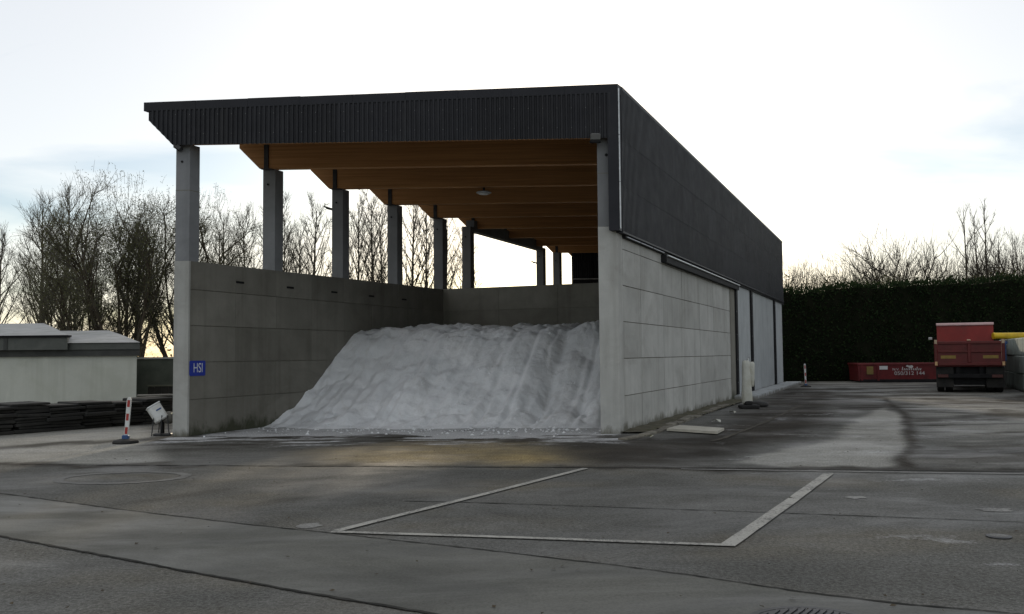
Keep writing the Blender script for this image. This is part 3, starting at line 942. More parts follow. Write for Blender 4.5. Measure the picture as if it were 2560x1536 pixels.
# bright edge of the corner
p0 = S(UE + 0.018, -0.19, 4.09); p1 = S(UE + 0.018, -0.19, TOP(9.1) - 0.05)
for k in range(3):
    a = p0.lerp(p1, k / 3 + 0.002); b_ = p0.lerp(p1, (k + 1) / 3 - 0.002)
    part(MB().tube([a, b_], 0.016, 6), 'corner_bead', MT['steel'])
# side cladding in three courses of sheets
osd = S(UE - 0.02, 0, 0)
sc_ = part(sbox(MB(), 9.02, UE - 0.03, 0.02, 28.2, 4.15, 6.9), 'side_cladding', MT['trim'])
zs = [4.06, 5.02, 5.98, TOP(9.1) - 0.02]
ks = 12
for r in range(3):
    s_ = 0.0
    while s_ < 28.2:
        e_ = min(s_ + ks * PITCHC, 28.25)
        lift = 0.0 if r == 0 else 0.0045 * r
        part(corr(osd + EN * lift, E2, EN, s_, e_, lambda q, r=r: zs[r] - (0.03 if r else 0), lambda q, r=r: zs[r + 1]), 'cladding_sheet', MT['clad'], sc_)
        s_ = e_
# foot flashing, gutter ledge and pipes under the cladding
part(sbox(MB(), UR - 0.02, UE + 0.035, -0.05, 28.3, 4.025, 4.062), 'drip_flashing', MT['trim'], sc_)
part(sbox(MB(), UR + 0.002, UR + 0.07, 0.3, 28.25, 3.96, 4.02), 'ledger', MT['black'])
gt = part(sbox(MB(), UR + 0.002, UR + 0.14, 3.6, 14.4, 3.76, 3.94), 'cable_duct', MT['black'])
for k in range(4):
    a = 3.62 + k * 2.7
    part(MB().tube([S(UR + 0.16, a, 3.925), S(UR + 0.16, a + 2.66, 3.925)], 0.024, 8), 'conduit', MT['steel'], gt)
for k in range(3):
    a = 0.35 + k * 1.1
    part(MB().tube([S(UR + 0.09, a, 3.985), S(UR + 0.09, a + 1.02, 3.985)], 0.013, 6), 'conduit', MT['steel'])
# rear screen behind the last beam: dark ribbed sheets with a pale rail
osr = S(0.35, 23.6, 0)
rs = part(sbox(MB(), 0.31, 8.7, 23.64, 23.7, 3.2, ZB + 0.6), 'rear_screen', MT['trim'])
for i in range(9):
    part(corr(osr, E1, nf, i * 0.93, i * 0.93 + 0.93, lambda q: 3.2, lambda q: ZB + 0.5), 'cladding_sheet', MT['clad'], rs)
part(MB().tube([S(0.4, 23.5, 4.93), S(8.6, 23.5, 4.93)], 0.025, 6), 'rail', MT['steel'], rs)

# --- lamps (all unlit)
p = S(0.13, -0.12, 5.9)
fl = part(MB().bbox(-0.08, 0.08, -0.07, 0.07, -0.05, 0.05, 0.015, Matrix.Translation(p) @ Matrix.Rotation(R(35), 4, 'Y')), 'floodlight', MT['dsteel'])
part(MB().bbox(-0.07, 0.07, -0.06, 0.06, -0.06, -0.052, 0.003, Matrix.Translation(p) @ Matrix.Rotation(R(35), 4, 'Y')), 'lens', MT['black'], fl)
p = S(8.69, -0.25, 5.93)
fl = part(MB().bbox(-0.10, 0.10, -0.08, 0.08, -0.06, 0.08, 0.02, Matrix.Translation(p) @ Matrix.Rotation(R(10), 4, 'X')), 'floodlight', M('grey_lamp_body', (0.08, 0.08, 0.078), (0.11, 0.11, 0.105), 5, 0.5))
part(MB().bbox(-0.11, 0.11, -0.09, 0.09, -0.11, -0.062, 0.01, Matrix.Translation(p) @ Matrix.Rotation(R(10), 4, 'X')), 'lens', MT['black'], fl)

# hanging bay lamp
bl = empty('bay_lamp', (-0.71, 23.42, 5.84))
tag(bl, 'unlit oval bay lamp hanging below a roof beam', 'lamp')
MB().lathe([(0.02, 0.05), (0.12, 0.045), (0.20, 0.015), (0.20, 0.0), (0.17, -0.015)], 24).build('shade', MT['steel'], bl, True)
MB().tube([(0, 0, 0.04), (0, 0.05, 0.2)], 0.03, 6).build('stem', MT['dsteel'], bl)
MB().lathe([(0.14, -0.018), (0.12, -0.04), (0.02, -0.05)], 20).build('diffuser', MT['white_pl'], bl, True)

# ================================================================== blue sign
sg = empty('wall_sign', tuple(S(UI + 0.012, 0.235, 1.375)))
tag(sg, 'small square blue sign with white letters on the inner left wall', 'sign')
Rsg = Matrix(((E2.x, 0, EN.x, 0), (E2.y, 0, EN.y, 0), (0, 1, 0, 0), (0, 0, 0, 1)))     # x along wall, y up, z outwards
mb = MB()
w_, h_, r_ = 0.225, 0.155, 0.03
pts = []
for cx, cy, a0 in ((w_ - r_, h_ - r_, 0), (-w_ + r_, h_ - r_, 90), (-w_ + r_, -h_ + r_, 180), (w_ - r_, -h_ + r_, 270)):
    for k in range(5):
        t = R(a0 + k * 22.5); pts.append(Rsg @ Vector((cx + r_ * math.cos(t), cy + r_ * math.sin(t), -0.008)))
mb.prism(pts, EN * 0.014); mb.build('plate', MT['blue_sign'], sg)
text_mesh('lettering', 'HSI', 0.275, MT['white_let'], sg, Rsg @ Matrix.Translation((0.01, 0.0, 0.008)), 0.001, 0.72)

# ================================================================== salt heap
WIN = 8.35


def salt_h(u, v):
    a = min(max(u / WIN, 0), 1)
    w = mnoise.noise(Vector((u * 0.55, v * 0.25, 2.0))) * 0.35 + mnoise.noise(Vector((u * 1.7, v * 0.4, 5.0))) * 0.14
    shift = 0.75 * a + 0.12 * math.sin(a * 5) + (0.55 * mnoise.noise(Vector((u * 1.1, 0, 33.0))) + 0.3 * mnoise.noise(Vector((u * 3.3, v * 0.5, 35.0)))) * max(0, 1 - v / 4.5)
    vv = v + shift + w * min(1, v / 3)
    pv = [0.0, 2.05, 2.5, 3.3, 4.4, 5.3, 5.95, 6.5, 7.6, 12]
    pz = [-0.02, -0.012, 0.05, 0.28, 0.90, 1.5, 2.0, 2.25, 2.36, 2.5]
    z = float(np.interp(vv, pv, pz))
    # slow swell of the crest: a hump two thirds across and one by the right wall
    crest = min(1, max(0, (vv - 4.5) / 2.0))
    z += crest * (0.15 * math.exp(-((u - 6.4) / 0.55) ** 2) + 0.20 * math.exp(-((u - 8.2) / 0.6) ** 2) - 0.05 * math.exp(-((u - 3.0) / 0.6) ** 2))
    face = min(1, max(0, (vv - 2.1) / 1.0)) * (1 - 0.6 * crest)
    # runnels down the face
    cu = u + 0.35 * (vv - 4) * 0.4
    z += face * (0.12 * mnoise.noise(Vector((cu * 2.1, vv * 0.35, 9.0))) + 0.07 * mnoise.noise(Vector((cu * 5.2, vv * 0.7, 3.0))))
    for gu, gw in ((2.6, 0.07), (3.6, 0.10), (4.7, 0.09), (5.3, 0.06), (6.0, 0.13), (6.9, 0.09), (7.6, 0.07)):
        z -= face * (0.7 + 0.6 * mnoise.noise(Vector((vv * 1.3, gu, 0)))) * 0.15 * math.exp(-((cu - gu) / gw) ** 2)
    lump = min(1, max(0, (vv - 2.0) / 1.0))
    z += lump * (0.045 * mnoise.noise(Vector((u * 3.1, v * 3.1, 1.0))) + 0.03 * abs(mnoise.noise(Vector((u * 8, v * 8, 4.0)))))
    # slumped scallops with crisp ridges between them
    vo = mnoise.voronoi(Vector((cu * 1.05 + 0.3 * mnoise.noise(Vector((u * 2, v * 2, 8.0))), vv * 0.62, 3.0)))[0]
    z += (face + 0.35 * crest) * 0.24 * (min(vo[1] - vo[0], 0.5) - 0.22)
    v2 = mnoise.voronoi(Vector((u * 4.2, v * 4.2, 6.0)))[0]
    z += lump * 0.022 * (0.5 - v2[0])
    # breaks at the upper edge
    z += crest * (0.10 * mnoise.noise(Vector((u * 2.0, 0.3 * v, 14.0))) + 0.05 * abs(mnoise.noise(Vector((u * 5.5, v * 3.0, 17.0)))))
    return z


NU, NV_ = 280, 230
mb = MB(); grid = []
for j in range(NV_ + 1):
    row = []
    for i in range(NU + 1):
        u = WIN * i / NU; vmax = 11.15 - 0.363 * u
        v = 0.7 + (vmax - 0.7) * (j / NV_)
        p = S(UI + 0.004 + u * 0.997, v, salt_h(u, v)); row.append(len(mb.v)); mb.v.append(tuple(p))
    grid.append(row)
for j in range(NV_):
    for i in range(NU):
        mb.f.append((grid[j][i], grid[j][i + 1], grid[j + 1][i + 1], grid[j + 1][i]))


def salt_mat():
    m, n, b = newmat('road_salt')
    v = pos(n)
    big = nz(n, v, 0.9, 6, 0.6, 0.4); mid = nz(n, v, 5, 6, 0.7); fine = nz(n, v, 42, 4, 0.75)
    c = mix(n, ramp(n, big, 0.35, 0.65), (0.78, 0.80, 0.82), (0.88, 0.89, 0.905))
    c = mix(n, math_(n, 'MULTIPLY', ramp(n, mid, 0.54, 0.75), 0.35), c, (0.52, 0.52, 0.51))
    c = mix(n, math_(n, 'MULTIPLY', ramp(n, nz(n, v, 1.6, 6, 0.68, 0.6, (2.2, 0.8, 0.4)), 0.54, 0.72), 0.35), c, (0.48, 0.465, 0.43))
    c = mix(n, math_(n, 'MULTIPLY', ramp(n, nz(n, v, 60, 2, 0.8), 0.6, 0.7), 0.3), c, (0.3, 0.29, 0.27))
    n.links.new(c, b.inputs['Base Color']); b.inputs['Roughness'].default_value = 0.75
    b.inputs['Specular IOR Level'].default_value = 0.3
    bump(n, b, math_(n, 'ADD', mid, math_(n, 'MULTIPLY', fine, 0.6)), 0.65, 0.05)
    return m


MT['salt'] = salt_mat()
tag(mb.build('salt_heap', MT['salt'], smooth=True), 'big heap of greyish white road salt filling the open bay', 'salt heap')
# clods that rolled off the heap
mb = MB(); rnd0 = random.Random(5)
for i in range(380):
    u = rnd0.uniform(0.2, WIN - 0.1); v = 2.0 - 0.75 * u / WIN + 0.5 * mnoise.noise(Vector((u * 1.1, 0, 33.0))) + rnd0.gauss(0, 0.35) - abs(rnd0.gauss(0, 0.6))
    if rnd0.random() < 0.25: v = rnd0.uniform(2.2, 6.0)
    r = min(0.07, 0.008 + abs(rnd0.gauss(0, 0.016))); z = max(salt_h(u, v), 0.0) if v > 0.7 else 0.0
    c = S(UI + u, v, z + r * 0.35); n0 = len(mb.v)
    for q in ((1, 0, 0), (-1, 0, 0), (0, 1, 0), (0, -1, 0), (0, 0, 0.8), (0, 0, -0.8)):
        mb.v.append(tuple(c + Vector(q) * r * rnd0.uniform(0.6, 1.25)))
    for a, b_, d in ((0, 2, 4), (2, 1, 4), (1, 3, 4), (3, 0, 4), (2, 0, 5), (1, 2, 5), (3, 1, 5), (0, 3, 5)): mb.f.append((n0 + a, n0 + b_, n0 + d))
tag(mb.build('salt_clods', MT['salt']), 'loose white salt clods strewn along the foot of the heap', 'salt', kind='stuff')

# ================================================================== things at the right wall
# edging stones along the wall foot
kb = empty('edging_kerb', tuple(S(9.3, 0, 0)))
tag(kb, 'broken line of low concrete edging stones along the shed wall foot', 'kerb')
KI = Matrix.Translation(-Vector(kb.location))
MT['kerb'] = M('dirty_kerb', (0.11, 0.1, 0.08), (0.2, 0.185, 0.15), 3, 0.9, 0.4, 15, c3=(0.05, 0.042, 0.03), s3=2)
kp = [(2.02, 16.75), (2.45, 17.42), (2.9, 18.3), (3.84, 20.82), (5.01, 23.73), (6.5, 27.4)]
for i in range(len(kp) - 1):
    a = Vector((*kp[i], 0)); b_ = Vector((*kp[i + 1], 0)); d = b_ - a; k = max(1, round(d.length / 0.75)); an = math.atan2(d.y, d.x)
    for q in range(k):
        c = a + d * ((q + 0.5) / k)
        m_ = Matrix.Translation((c.x + random.uniform(-.02, .02), c.y, -0.03)) @ Matrix.Rotation(an + random.uniform(-.03, .03), 4, 'Z')
        me_ = MB().bbox(-d.length / k / 2 + 0.012, d.length / k / 2 - 0.012, -0.09, 0.09, 0, 0.085 + random.uniform(-.02, .02), 0.012, m_)
        me_ = me_.mesh('kerb_stone', MT['kerb']); me_.transform(KI)
        o = bpy.data.objects.new('kerb_stone', me_); col.objects.link(o); o.parent = kb
# silt between edging and wall
mb = MB()
for i in range(40):
    v = 0.0 + i * 0.33
    for k in range(4):
        u0 = UR + 0.01 + 0.14 * k; q = 0.33
        hgt = lambda uu, vv: 0.035 + 0.05 * mnoise.noise(Vector((uu * 3, vv * 2.2, 0))) + 0.05 * max(0, 0.35 - (uu - UR))
        mb.poly([S(u0, v, hgt(u0, v)), S(u0 + 0.14, v, hgt(u0 + 0.14, v)), S(u0 + 0.14, v + q, hgt(u0 + 0.14, v + q)), S(u0, v + q, hgt(u0, v + q))])
tag(mb.build('soil_strip', M('mossy_soil', (0.05, 0.045, 0.028), (0.10, 0.088, 0.058), 4, 1.0, 0.6, 14, c3=(0.045, 0.05, 0.02), s3=2), smooth=True),
    'mossy soil strip between the edging stones and shed wall', 'soil', kind='stuff')
strip('asphalt_patch_edge', [(3.6, 16.4), (4.07, 17.18), (5.47, 20.04), (7.03, 23.45), (8.6, 27)], 0.09, M('patch_edge', (0.06, 0.054, 0.044), (0.09, 0.082, 0.068), 4, 0.9, spec=0.1),
      0.01, 0.2, 0.03, 'faint pale patch edge running beside the shed wall', 'seam')
# pale slab lying on the ground
mb = MB(); mb.prism([(3.13, 18.43, 0.02), (3.97, 17.61, 0.02), (4.29, 18.4, 0.02), (3.55, 19.27, 0.02)], (0, 0, 0.05))
tag(mb.build('concrete_slab', M('pale_slab', (0.36, 0.34, 0.29), (0.45, 0.43, 0.37), 5, 0.85, 0.3, 25)), 'pale thin slab lying on the ground beside the edging', 'slab')
for i, (x, y, s_, lab) in enumerate(((2.62, 17.05, 0.11, 'white scrap lying by the shed corner'), (4.62, 20.6, 0.16, 'white torn scrap beside the edging stones'),
                                     (5.75, 23.6, 0.13, 'white scrap lying near the wrapped post'))):
    mb = MB()
    for k in range(5):
        t = random.uniform(0, 6.28); r = s_ * random.uniform(0.5, 1)
        mb.poly([(0, 0, s_ * 0.5), (r * math.cos(t), r * math.sin(t), 0.01), (r * math.cos(t + 0.9), r * math.sin(t + 0.9), 0.02 + s_ * 0.25)])
    tag(mb.build('plastic_scrap', MT['white_cloth'], loc=(x, y, 0.012)), lab, 'litter')

# wrapped post
wp = empty('wrapped_post', (6.72, 25.75, 0.0), R(0))
tag(wp, 'upright post wrapped in white sheeting on a black rubber foot', 'post')
mb = MB()
prof = [(0.16, 0.14), (0.22, 0.155), (0.4, 0.15), (0.7, 0.13), (0.95, 0.12), (1.2, 0.115), (1.34, 0.10), (1.37, 0.07)]
n0 = len(mb.v); K = 20
for z, r in prof:
    for j in range(K):
        t = 2 * math.pi * j / K
        q = 1 + 0.16 * mnoise.noise(Vector((math.cos(t) * 2.2, math.sin(t) * 2.2, z * 1.1)))
        fold = 1 - 0.3 * math.exp(-((t - 4.9) / 0.16) ** 2)
        dz = 0.05 * mnoise.noise(Vector((t * 3, 0, 7))) if z in (0.16, 0.22) else 0
        mb.v.append((-0.05 + r * q * fold * math.cos(t), 0.55 * r * q * fold * math.sin(t), z + dz))
for i in range(len(prof) - 1):
    for j in range(K):
        mb.f.append((n0 + i * K + j, n0 + i * K + (j + 1) % K, n0 + (i + 1) * K + (j + 1) % K, n0 + (i + 1) * K + j))
mb.f.append(tuple(n0 + (len(prof) - 1) * K + j for j in range(K)))
mb.build('sheeting', MT['white_cloth'], wp, True)
mb = MB(); n0 = 0
for z, r in [(0.62, 0.05), (0.66, 0.075), (0.85, 0.09), (1.1, 0.1), (1.28, 0.1), (1.33, 0.06)]:
    for j in range(12):
        t = 2 * math.pi * j / 12; q = 1 + 0.25 * mnoise.noise(Vector((math.cos(t) * 2, math.sin(t) * 2, z * 2 + 5)))
        mb.v.append((0.12 + 0.8 * r * q * math.cos(t), 0.05 + 0.6 * r * q * math.sin(t), z))
for i in range(5):
    for j in range(12): mb.f.append((i * 12 + j, i * 12 + (j + 1) % 12, i * 12 + 12 + (j + 1) % 12, i * 12 + 12 + j))
mb.f.append(tuple(60 + j for j in range(12))); mb.f.append(tuple(11 - j for j in range(12)))
mb.build('loose_fold', MT['white_cloth'], wp, True)
MB().tube([(0, 0, 0.05), (0, 0, 1.42)], 0.03, 10).build('pole', MT['steel'], wp)
MB().tube([(0, 0, 1.42), (0.02, 0, 1.47), (0.06, 0, 1.46), (0.07, 0, 1.42)], 0.012, 6).build('hook', MT['steel'], wp)
MB().bbox(-0.27, 0.27, -0.2, 0.2, 0.0, 0.11, 0.03).build('foot', MT['rubber'], wp)
MB().bbox(-0.13, 0.1, -0.12, 0.12, 0.105, 0.22, 0.03).build('foot_clamp', MT['rubber'], wp)
mb = MB()
mb.lathe([(0.02, 0.0), (0.34, 0.02), (0.36, 0.07), (0.25, 0.13), (0.05, 0.15)], 16)
rb = mb.build('rubber_mound', MT['rubber'], smooth=True, loc=(7.2, 26.75, 0.0))
tag(rb, 'low black rubber lump on the ground behind the wrapped post', 'rubber')

# ================================================================== delineators
def delineator(loc, h, tilt, label, rz=0):
    t = empty('delineator', loc, rz)
    tag(t, label, 'traffic post', 'red and white traffic posts')
    Tm = Matrix.Rotation(tilt, 4, 'Y')
    w = 0.040
    mb = MB(); pts = [(-w * 0.85, -0.02, 0.1), (w * 0.85, -0.02, 0.1), (w, -0.02, h - 0.05), (w * 0.55, -0.02, h), (-w * 0.55, -0.02, h), (-w, -0.02, h - 0.05)]
    mb.prism([Tm @ Vector(p) for p in pts][::-1], Tm @ Vector((0, 0.04, 0)))
    mb.build('panel', MT['white_pl'], t)
    for k in range(3):
        z0 = 0.17 + k * (h - 0.2) / 2.6; z1 = z0 + 0.15 * h
        MB().box(-w * 0.62, w * 0.62, -0.0235, -0.019, z0, z1, Tm).build('red_field', MT['red_paint'], t)
        MB().box(-w * 0.62, w * 0.62, 0.0195, 0.0235, z0, z1, Tm).build('red_field', MT['red_paint'], t)
    MB().bbox(-0.06, 0.06, -0.045, 0.045, 0.05, 0.15, 0.012).build('collar', MT['blue_pl'], t)
    mb = MB()
    mb.lathe([(0.24, 0.0), (0.25, 0.02), (0.23, 0.05), (0.12, 0.075), (0.06, 0.08)], 8)
    mb.build('base', MT['rubber'], t)
    return t


delineator((-7.30, 17.06, 0), 0.86, R(4.2), 'red and white delineator leaning slightly in front of the left shed column')
delineator((13.34, 41.1, 0), 1.06, R(-1.5), 'red and white delineator standing by the far end of the shed')

# ================================================================== tilted white box on stand by the left column
bx = empty('tilted_bin', (-7.22, 18.62, 0), R(8))
tag(bx, 'tilted white plastic bin on a thin legged stand beside the left column', 'bin')
Tb = Matrix.Translation((-0.10, 0, 0.47)) @ Matrix.Rotation(R(-32), 4, 'Y') @ Matrix.Rotation(R(22), 4, 'Z')
bn = MB().bbox(-0.13, 0.13, -0.14, 0.14, -0.19, 0.17, 0.025, Tb).build('bin', MT['white_pl'], bx)
MB().bbox(-0.14, 0.14, -0.15, 0.15, 0.15, 0.18, 0.01, Tb).build('rim', MT['white_pl'], bn)
MB().box(-0.02, 0.09, -0.143, -0.1405, 0.02, 0.05, Tb).build('print', MT['blue_pl'], bn)
dr = MB().lathe([(0.04, -0.1), (0.12, -0.08), (0.13, 0.0), (0.12, 0.08), (0.04, 0.1)], 16, 'y', (0.12, 0.04, 0.36)).build('drum', M('dull_metal', (0.09, 0.088, 0.08), (0.15, 0.145, 0.13), 6, 0.6, 0.2), bx, True)
for sx, sy, ex in ((-0.13, -0.13, -0.17), (0.02, -0.12, 0.0), (0.12, -0.1, 0.17), (-0.08, 0.16, -0.12), (0.16, 0.16, 0.22)):
    MB().tube([(sx, sy, 0.42), (ex, sy * 1.25, 0.0)], 0.012, 6).build('leg', MT['dsteel'], bx)
MB().tube([(0.0, 0.02, 0.4), (0.0, 0.02, 0.0)], 0.045, 8).build('standpipe', MT['black'], bx)
MB().bbox(-0.16, 0.2, -0.12, 0.14, 0.0, 0.05, 0.015).build('base_tray', MT['dsteel'], bx)

# ================================================================== left white building
wb = empty('white_building', (-18, 27.5, 0))
tag(wb, 'low white building with dark eaves and grey hipped roofs at the left', 'building')
WI = Matrix.Translation((18, -27.5, 0))


def wpart(mb, name, m, parent=None, smooth=False):
    me_ = mb.mesh(name, m, smooth); me_.transform(WI)
    o = bpy.data.objects.new(name, me_); col.objects.link(o); o.parent = parent or wb
    return o


MT['wwall'] = concrete('white_render', (0.52, 0.53, 0.48), (0.60, 0.61, 0.55), (0.38, 0.39, 0.32), 0.5, (0.16, 0.17, 0.10), 0.6)
MT['wroof'] = M('grey_roofing', (0.33, 0.335, 0.33), (0.42, 0.425, 0.42), 1.2, 0.75, 0.3, 20, c3=(0.24, 0.25, 0.23), s3=1.5)
MT['eave'] = M('dark_eaves', (0.03, 0.032, 0.03), (0.05, 0.052, 0.048), 3, 0.6, 0.1)
def skb(x0, x1, y0, y1, z0, z1):
    k = -0.46                                        # the end wall runs back to the left
    return MB().hexa([(x0, y0, z0), (x1, y0, z0), (x1 + k * (y1 - y0), y1, z0), (x0, y1, z0), (x0, y0, z1), (x1, y0, z1), (x1 + k * (y1 - y0), y1, z1), (x0, y1, z1)])


wpart(skb(-26, -10.42, 25.0, 33, 0, 1.68), 'wall', MT['wwall'])
wpart(skb(-16, -10.28, 24.85, 33.1, 1.838, 2.02), 'fascia_board', M('grey_board', (0.07, 0.075, 0.068), (0.10, 0.105, 0.095), 3, 0.7))
wpart(skb(-26.2, -10.3, 24.9, 33.1, 1.66, 1.836), 'eaves', MT['eave'])
wpart(skb(-26.2, -12.2, 24.7, 33.1, 1.842, 2.18), 'fascia_board', M('grey_board_b', (0.07, 0.075, 0.068), (0.10, 0.105, 0.095), 3, 0.7))
wpart(MB().box(-13.95, -13.85, 24.68, 24.71, 1.85, 2.17), 'board_joint', MT['eave'])
# roofs: curved hips
mb = MB()
ns = 10


def roof_patch(x_end, y_eave, z_eave, x_ridge, z_ridge, x_left, y_ridge=29):
    mb = MB(); rows_ = []
    for i in range(ns + 1):
        t = i / ns; bulge = 0.02 * math.sin(math.pi * t)
        y = y_eave + (y_ridge - y_eave) * t; z = z_eave + (z_ridge - z_eave) * t + bulge * 0.5
        xr = x_end + (x_ridge - x_end) * t + bulge * 0.6
        rows_.append([(x_left, y, z), (x_left * 0.5 + xr * 0.5, y, z), (xr, y, z)])
    for i in range(ns):
        for k in range(2): mb.poly([rows_[i][k], rows_[i][k + 1], rows_[i + 1][k + 1], rows_[i + 1][k]])
        far_ = lambda p: (p[0] - 0.46 * 2 * (y_ridge - p[1]), 2 * y_ridge - p[1], p[2])
        mb.poly([rows_[i][2], far_(rows_[i][2]), far_(rows_[i + 1][2]), rows_[i + 1][2]])
        for k in range(2):
            q = lambda p: far_(p) if p[0] > x_left + 0.01 else (p[0], 2 * y_ridge - p[1], p[2])
            mb.poly([q(rows_[i + 1][k]), q(rows_[i + 1][k + 1]), q(rows_[i][k + 1]), q(rows_[i][k])])
    return mb


wpart(roof_patch(-10.25, 24.8, 2.025, -13.0, 2.49, -20), 'roof', MT['wroof'])
wpart(roof_patch(-12.15, 24.62, 2.24, -15.1, 2.74, -26.3), 'roof', MT['wroof'])
wpart(MB().box(-26.3, -12.1, 24.64, 24.72, 2.183, 2.235), 'gutter', MT['black'])

# stacked black mats in front of it
MT['mat'] = M('black_mats', (0.012, 0.012, 0.011), (0.028, 0.027, 0.025), 2.0, 0.8, 0.4, 14, c3=(0.05, 0.048, 0.043), s3=1.3)
ordl = ['leftmost, at the picture edge', 'second from the left', 'third from the left', 'fourth from the left', 'fifth from the left', 'nearest the dark fence']
A_ = Vector((-11.0, 18.6, 0)); B_ = Vector((-8.35, 22.3, 0)); dd = (B_ - A_)
for i in range(6):
    c = A_ + dd * ((i + 0.5) / 6) + Vector((-0.45, 0.3, 0)); an = math.atan2(dd.y, dd.x)
    st = empty('mat_stack', (c.x, c.y, 0), an)
    tag(st, 'stack of flat black mats before the white building, ' + ordl[i], 'mat stack', 'stacks of black mats')
    z = 0.0; H = (0.54, 0.62, 0.56, 0.60, 0.55, 0.60)[i]; lw_ = dd.length / 6
    while z < H:
        th = random.uniform(0.05, 0.085); w = lw_ / 2 * random.uniform(0.9, 1.12); dpt = random.uniform(0.42, 0.56)
        m_ = Matrix.Translation((random.uniform(-.06, .06), random.uniform(-.05, .05), z)) @ Matrix.Rotation(random.uniform(-.06, .06), 4, 'Z') @ Matrix.Rotation(random.uniform(-.03, .03), 4, 'Y')
        MB().bbox(-w, w, -dpt, dpt, 0, th, 0.014, m_).build('mat', MT['mat'], st); z += th + 0.006
    for q in (-0.3, 0.3):
        MB().box(-lw_ / 2.2, lw_ / 2.2, q - 0.05, q + 0.05, -0.002, 0.012).build('batten', MT['mat'], st)
# plank on the stacks
mb = MB().bbox(-0.5, 0.5, -0.09, 0.09, 0.0, 0.035, 0.006)
tag(mb.build('plank', M('grey_plank', (0.2, 0.19, 0.17), (0.27, 0.26, 0.235), 4, 0.85), loc=(-8.75, 22.35, 0.66), rz=R(20)), 'weathered grey plank lying on the last mat stack', 'plank')
# white cabinet at the very edge
cb = empty('white_cabinet', (-10.66, 18.45, 0), R(4))
tag(cb, 'narrow white cabinet cut off by the left picture edge', 'cabinet')
MB().bbox(-0.2, 0.0, -0.12, 0.12, 0.1, 0.92, 0.015).build('body', MT['white_pl'], cb)
MB().bbox(-0.18, -0.02, -0.1, 0.1, 0.0, 0.1, 0.01).build('foot', MT['black'], cb)

# dark board fence and grey wall behind
fe = empty('board_fence', (-9.0, 26.3, 0))
tag(fe, 'low dark board fence between white building and shed', 'fence')
MT['fence'] = M('dark_boards', (0.018, 0.018, 0.015), (0.032, 0.03, 0.025), 3, 0.85, 0.3, 20)
for i in range(16):
    MB().box(-1.62 + i * 0.2, -1.62 + i * 0.2 + 0.19, -0.02 + random.uniform(-.006, .006), 0.02, 0.03, 0.76 + random.uniform(-.015, .015)).build('board', MT['fence'], fe)
MB().box(-1.65, 1.62, -0.05, 0.06, 0.765, 0.80).build('top_rail', M('mossy_rail', (0.08, 0.085, 0.06), (0.12, 0.12, 0.09), 4, 0.9), fe)
for i in range(3): MB().box(-1.6 + i * 1.55, -1.5 + i * 1.55, 0.025, 0.11, 0, 0.76).build('post', MT['fence'], fe)
gw = empty('garden_wall', (-13, 33.6, 0))
tag(gw, 'grey green wall with a pale top rail behind the dark fence', 'wall')
MB().box(-14, 6.5, 0, 0.2, 0, 1.55).build('wall', M('greenish_wall', (0.06, 0.07, 0.055), (0.10, 0.11, 0.088), 1.2, 0.9, 0.3), gw)
MB().box(-14.05, 6.55, -0.05, 0.25, 1.552, 1.62).build('top_rail', M('pale_rail', (0.3, 0.3, 0.27), (0.36, 0.36, 0.32), 3, 0.8), gw)

# ================================================================== red tipper truck
tk = empty('tipper_truck', (17.33, 34.2, 0), R(-25.4))
tk.scale = (0.92, 1, 0.98)
tag(tk, 'red tipper truck seen from behind, parked before the dark hedge', 'truck')
MT['red'] = M('truck_red', (0.21, 0.014, 0.012), (0.26, 0.02, 0.017), 2, 0.4, 0.05, c3=(0.17, 0.02, 0.015), s3=1.4, local=True)
MT['red_old'] = M('worn_red', (0.085, 0.010, 0.0095), (0.12, 0.014, 0.013), 2.5, 0.55, 0.15, c3=(0.09, 0.016, 0.012), s3=2, local=True)
HW = 1.27
MB().box(-0.5, -0.36, 0.1, 7.4, 0.72, 0.98).build('chassis_rail', MT['black'], tk)
MB().box(0.36, 0.5, 0.1, 7.4, 0.72, 0.98).build('chassis_rail', MT['black'], tk)
MB().bbox(-1.2, 1.2, -0.02, 0.14, 0.56, 0.72, 0.02).build('rear_bumper', MT['black'], tk)
MB().bbox(-0.6, 0.6, 0.3, 0.5, 0.28, 0.98, 0.02).build('underbody_blocker', MT['black'], tk)  # dark plate added to keep the space under the body black
MB().bbox(-HW, HW, 0.05, 5.7, 1.0, 1.16, 0.02).build('body_floor', MT['red_old'], tk)
for s_ in (-1, 1):
    w_ = MB().box(min(s_ * HW, s_ * (HW - 0.06)), max(s_ * HW, s_ * (HW - 0.06)), 0.12, 5.7, 1.162, 1.98).build('side_wall', MT['red_old'], tk)
    for k in range(6):
        a, c = sorted((s_ * HW, s_ * (HW + 0.045)))
        MB().box(a, c, 0.25 + k * 1.02, 0.37 + k * 1.02, 1.165, 1.97).build('rib', MT['red_old'], w_)
    a, c = sorted((s_ * (HW + 0.03), s_ * (HW - 0.09)))
    pp = MB().bbox(a, c, -0.03, 0.11, 1.02, 2.06, 0.015).build('corner_post', MT['red_old'], tk)
    MB().bbox(a + 0.01, c - 0.01, -0.045, -0.031, 1.05, 1.2, 0.004).build('marker_lamp', M('orange_lens', (0.5, 0.3, 0.14), (0.6, 0.38, 0.2), 9, 0.3), pp)
    MB().bbox(a + 0.01, c - 0.01, -0.045, -0.031, 1.9, 2.05, 0.004).build('hinge', M('pale_hinge', (0.4, 0.3, 0.2), (0.5, 0.38, 0.27), 9, 0.4), pp)
tg = MB().box(-HW + 0.1, HW - 0.1, 0.0, 0.06, 1.06, 1.97).build('tailgate', MT['red_old'], tk)
MB().bbox(-HW + 0.1, HW - 0.1, -0.05, 0.0, 1.88, 1.99, 0.015).build('top_rib', MT['red_old'], tg)
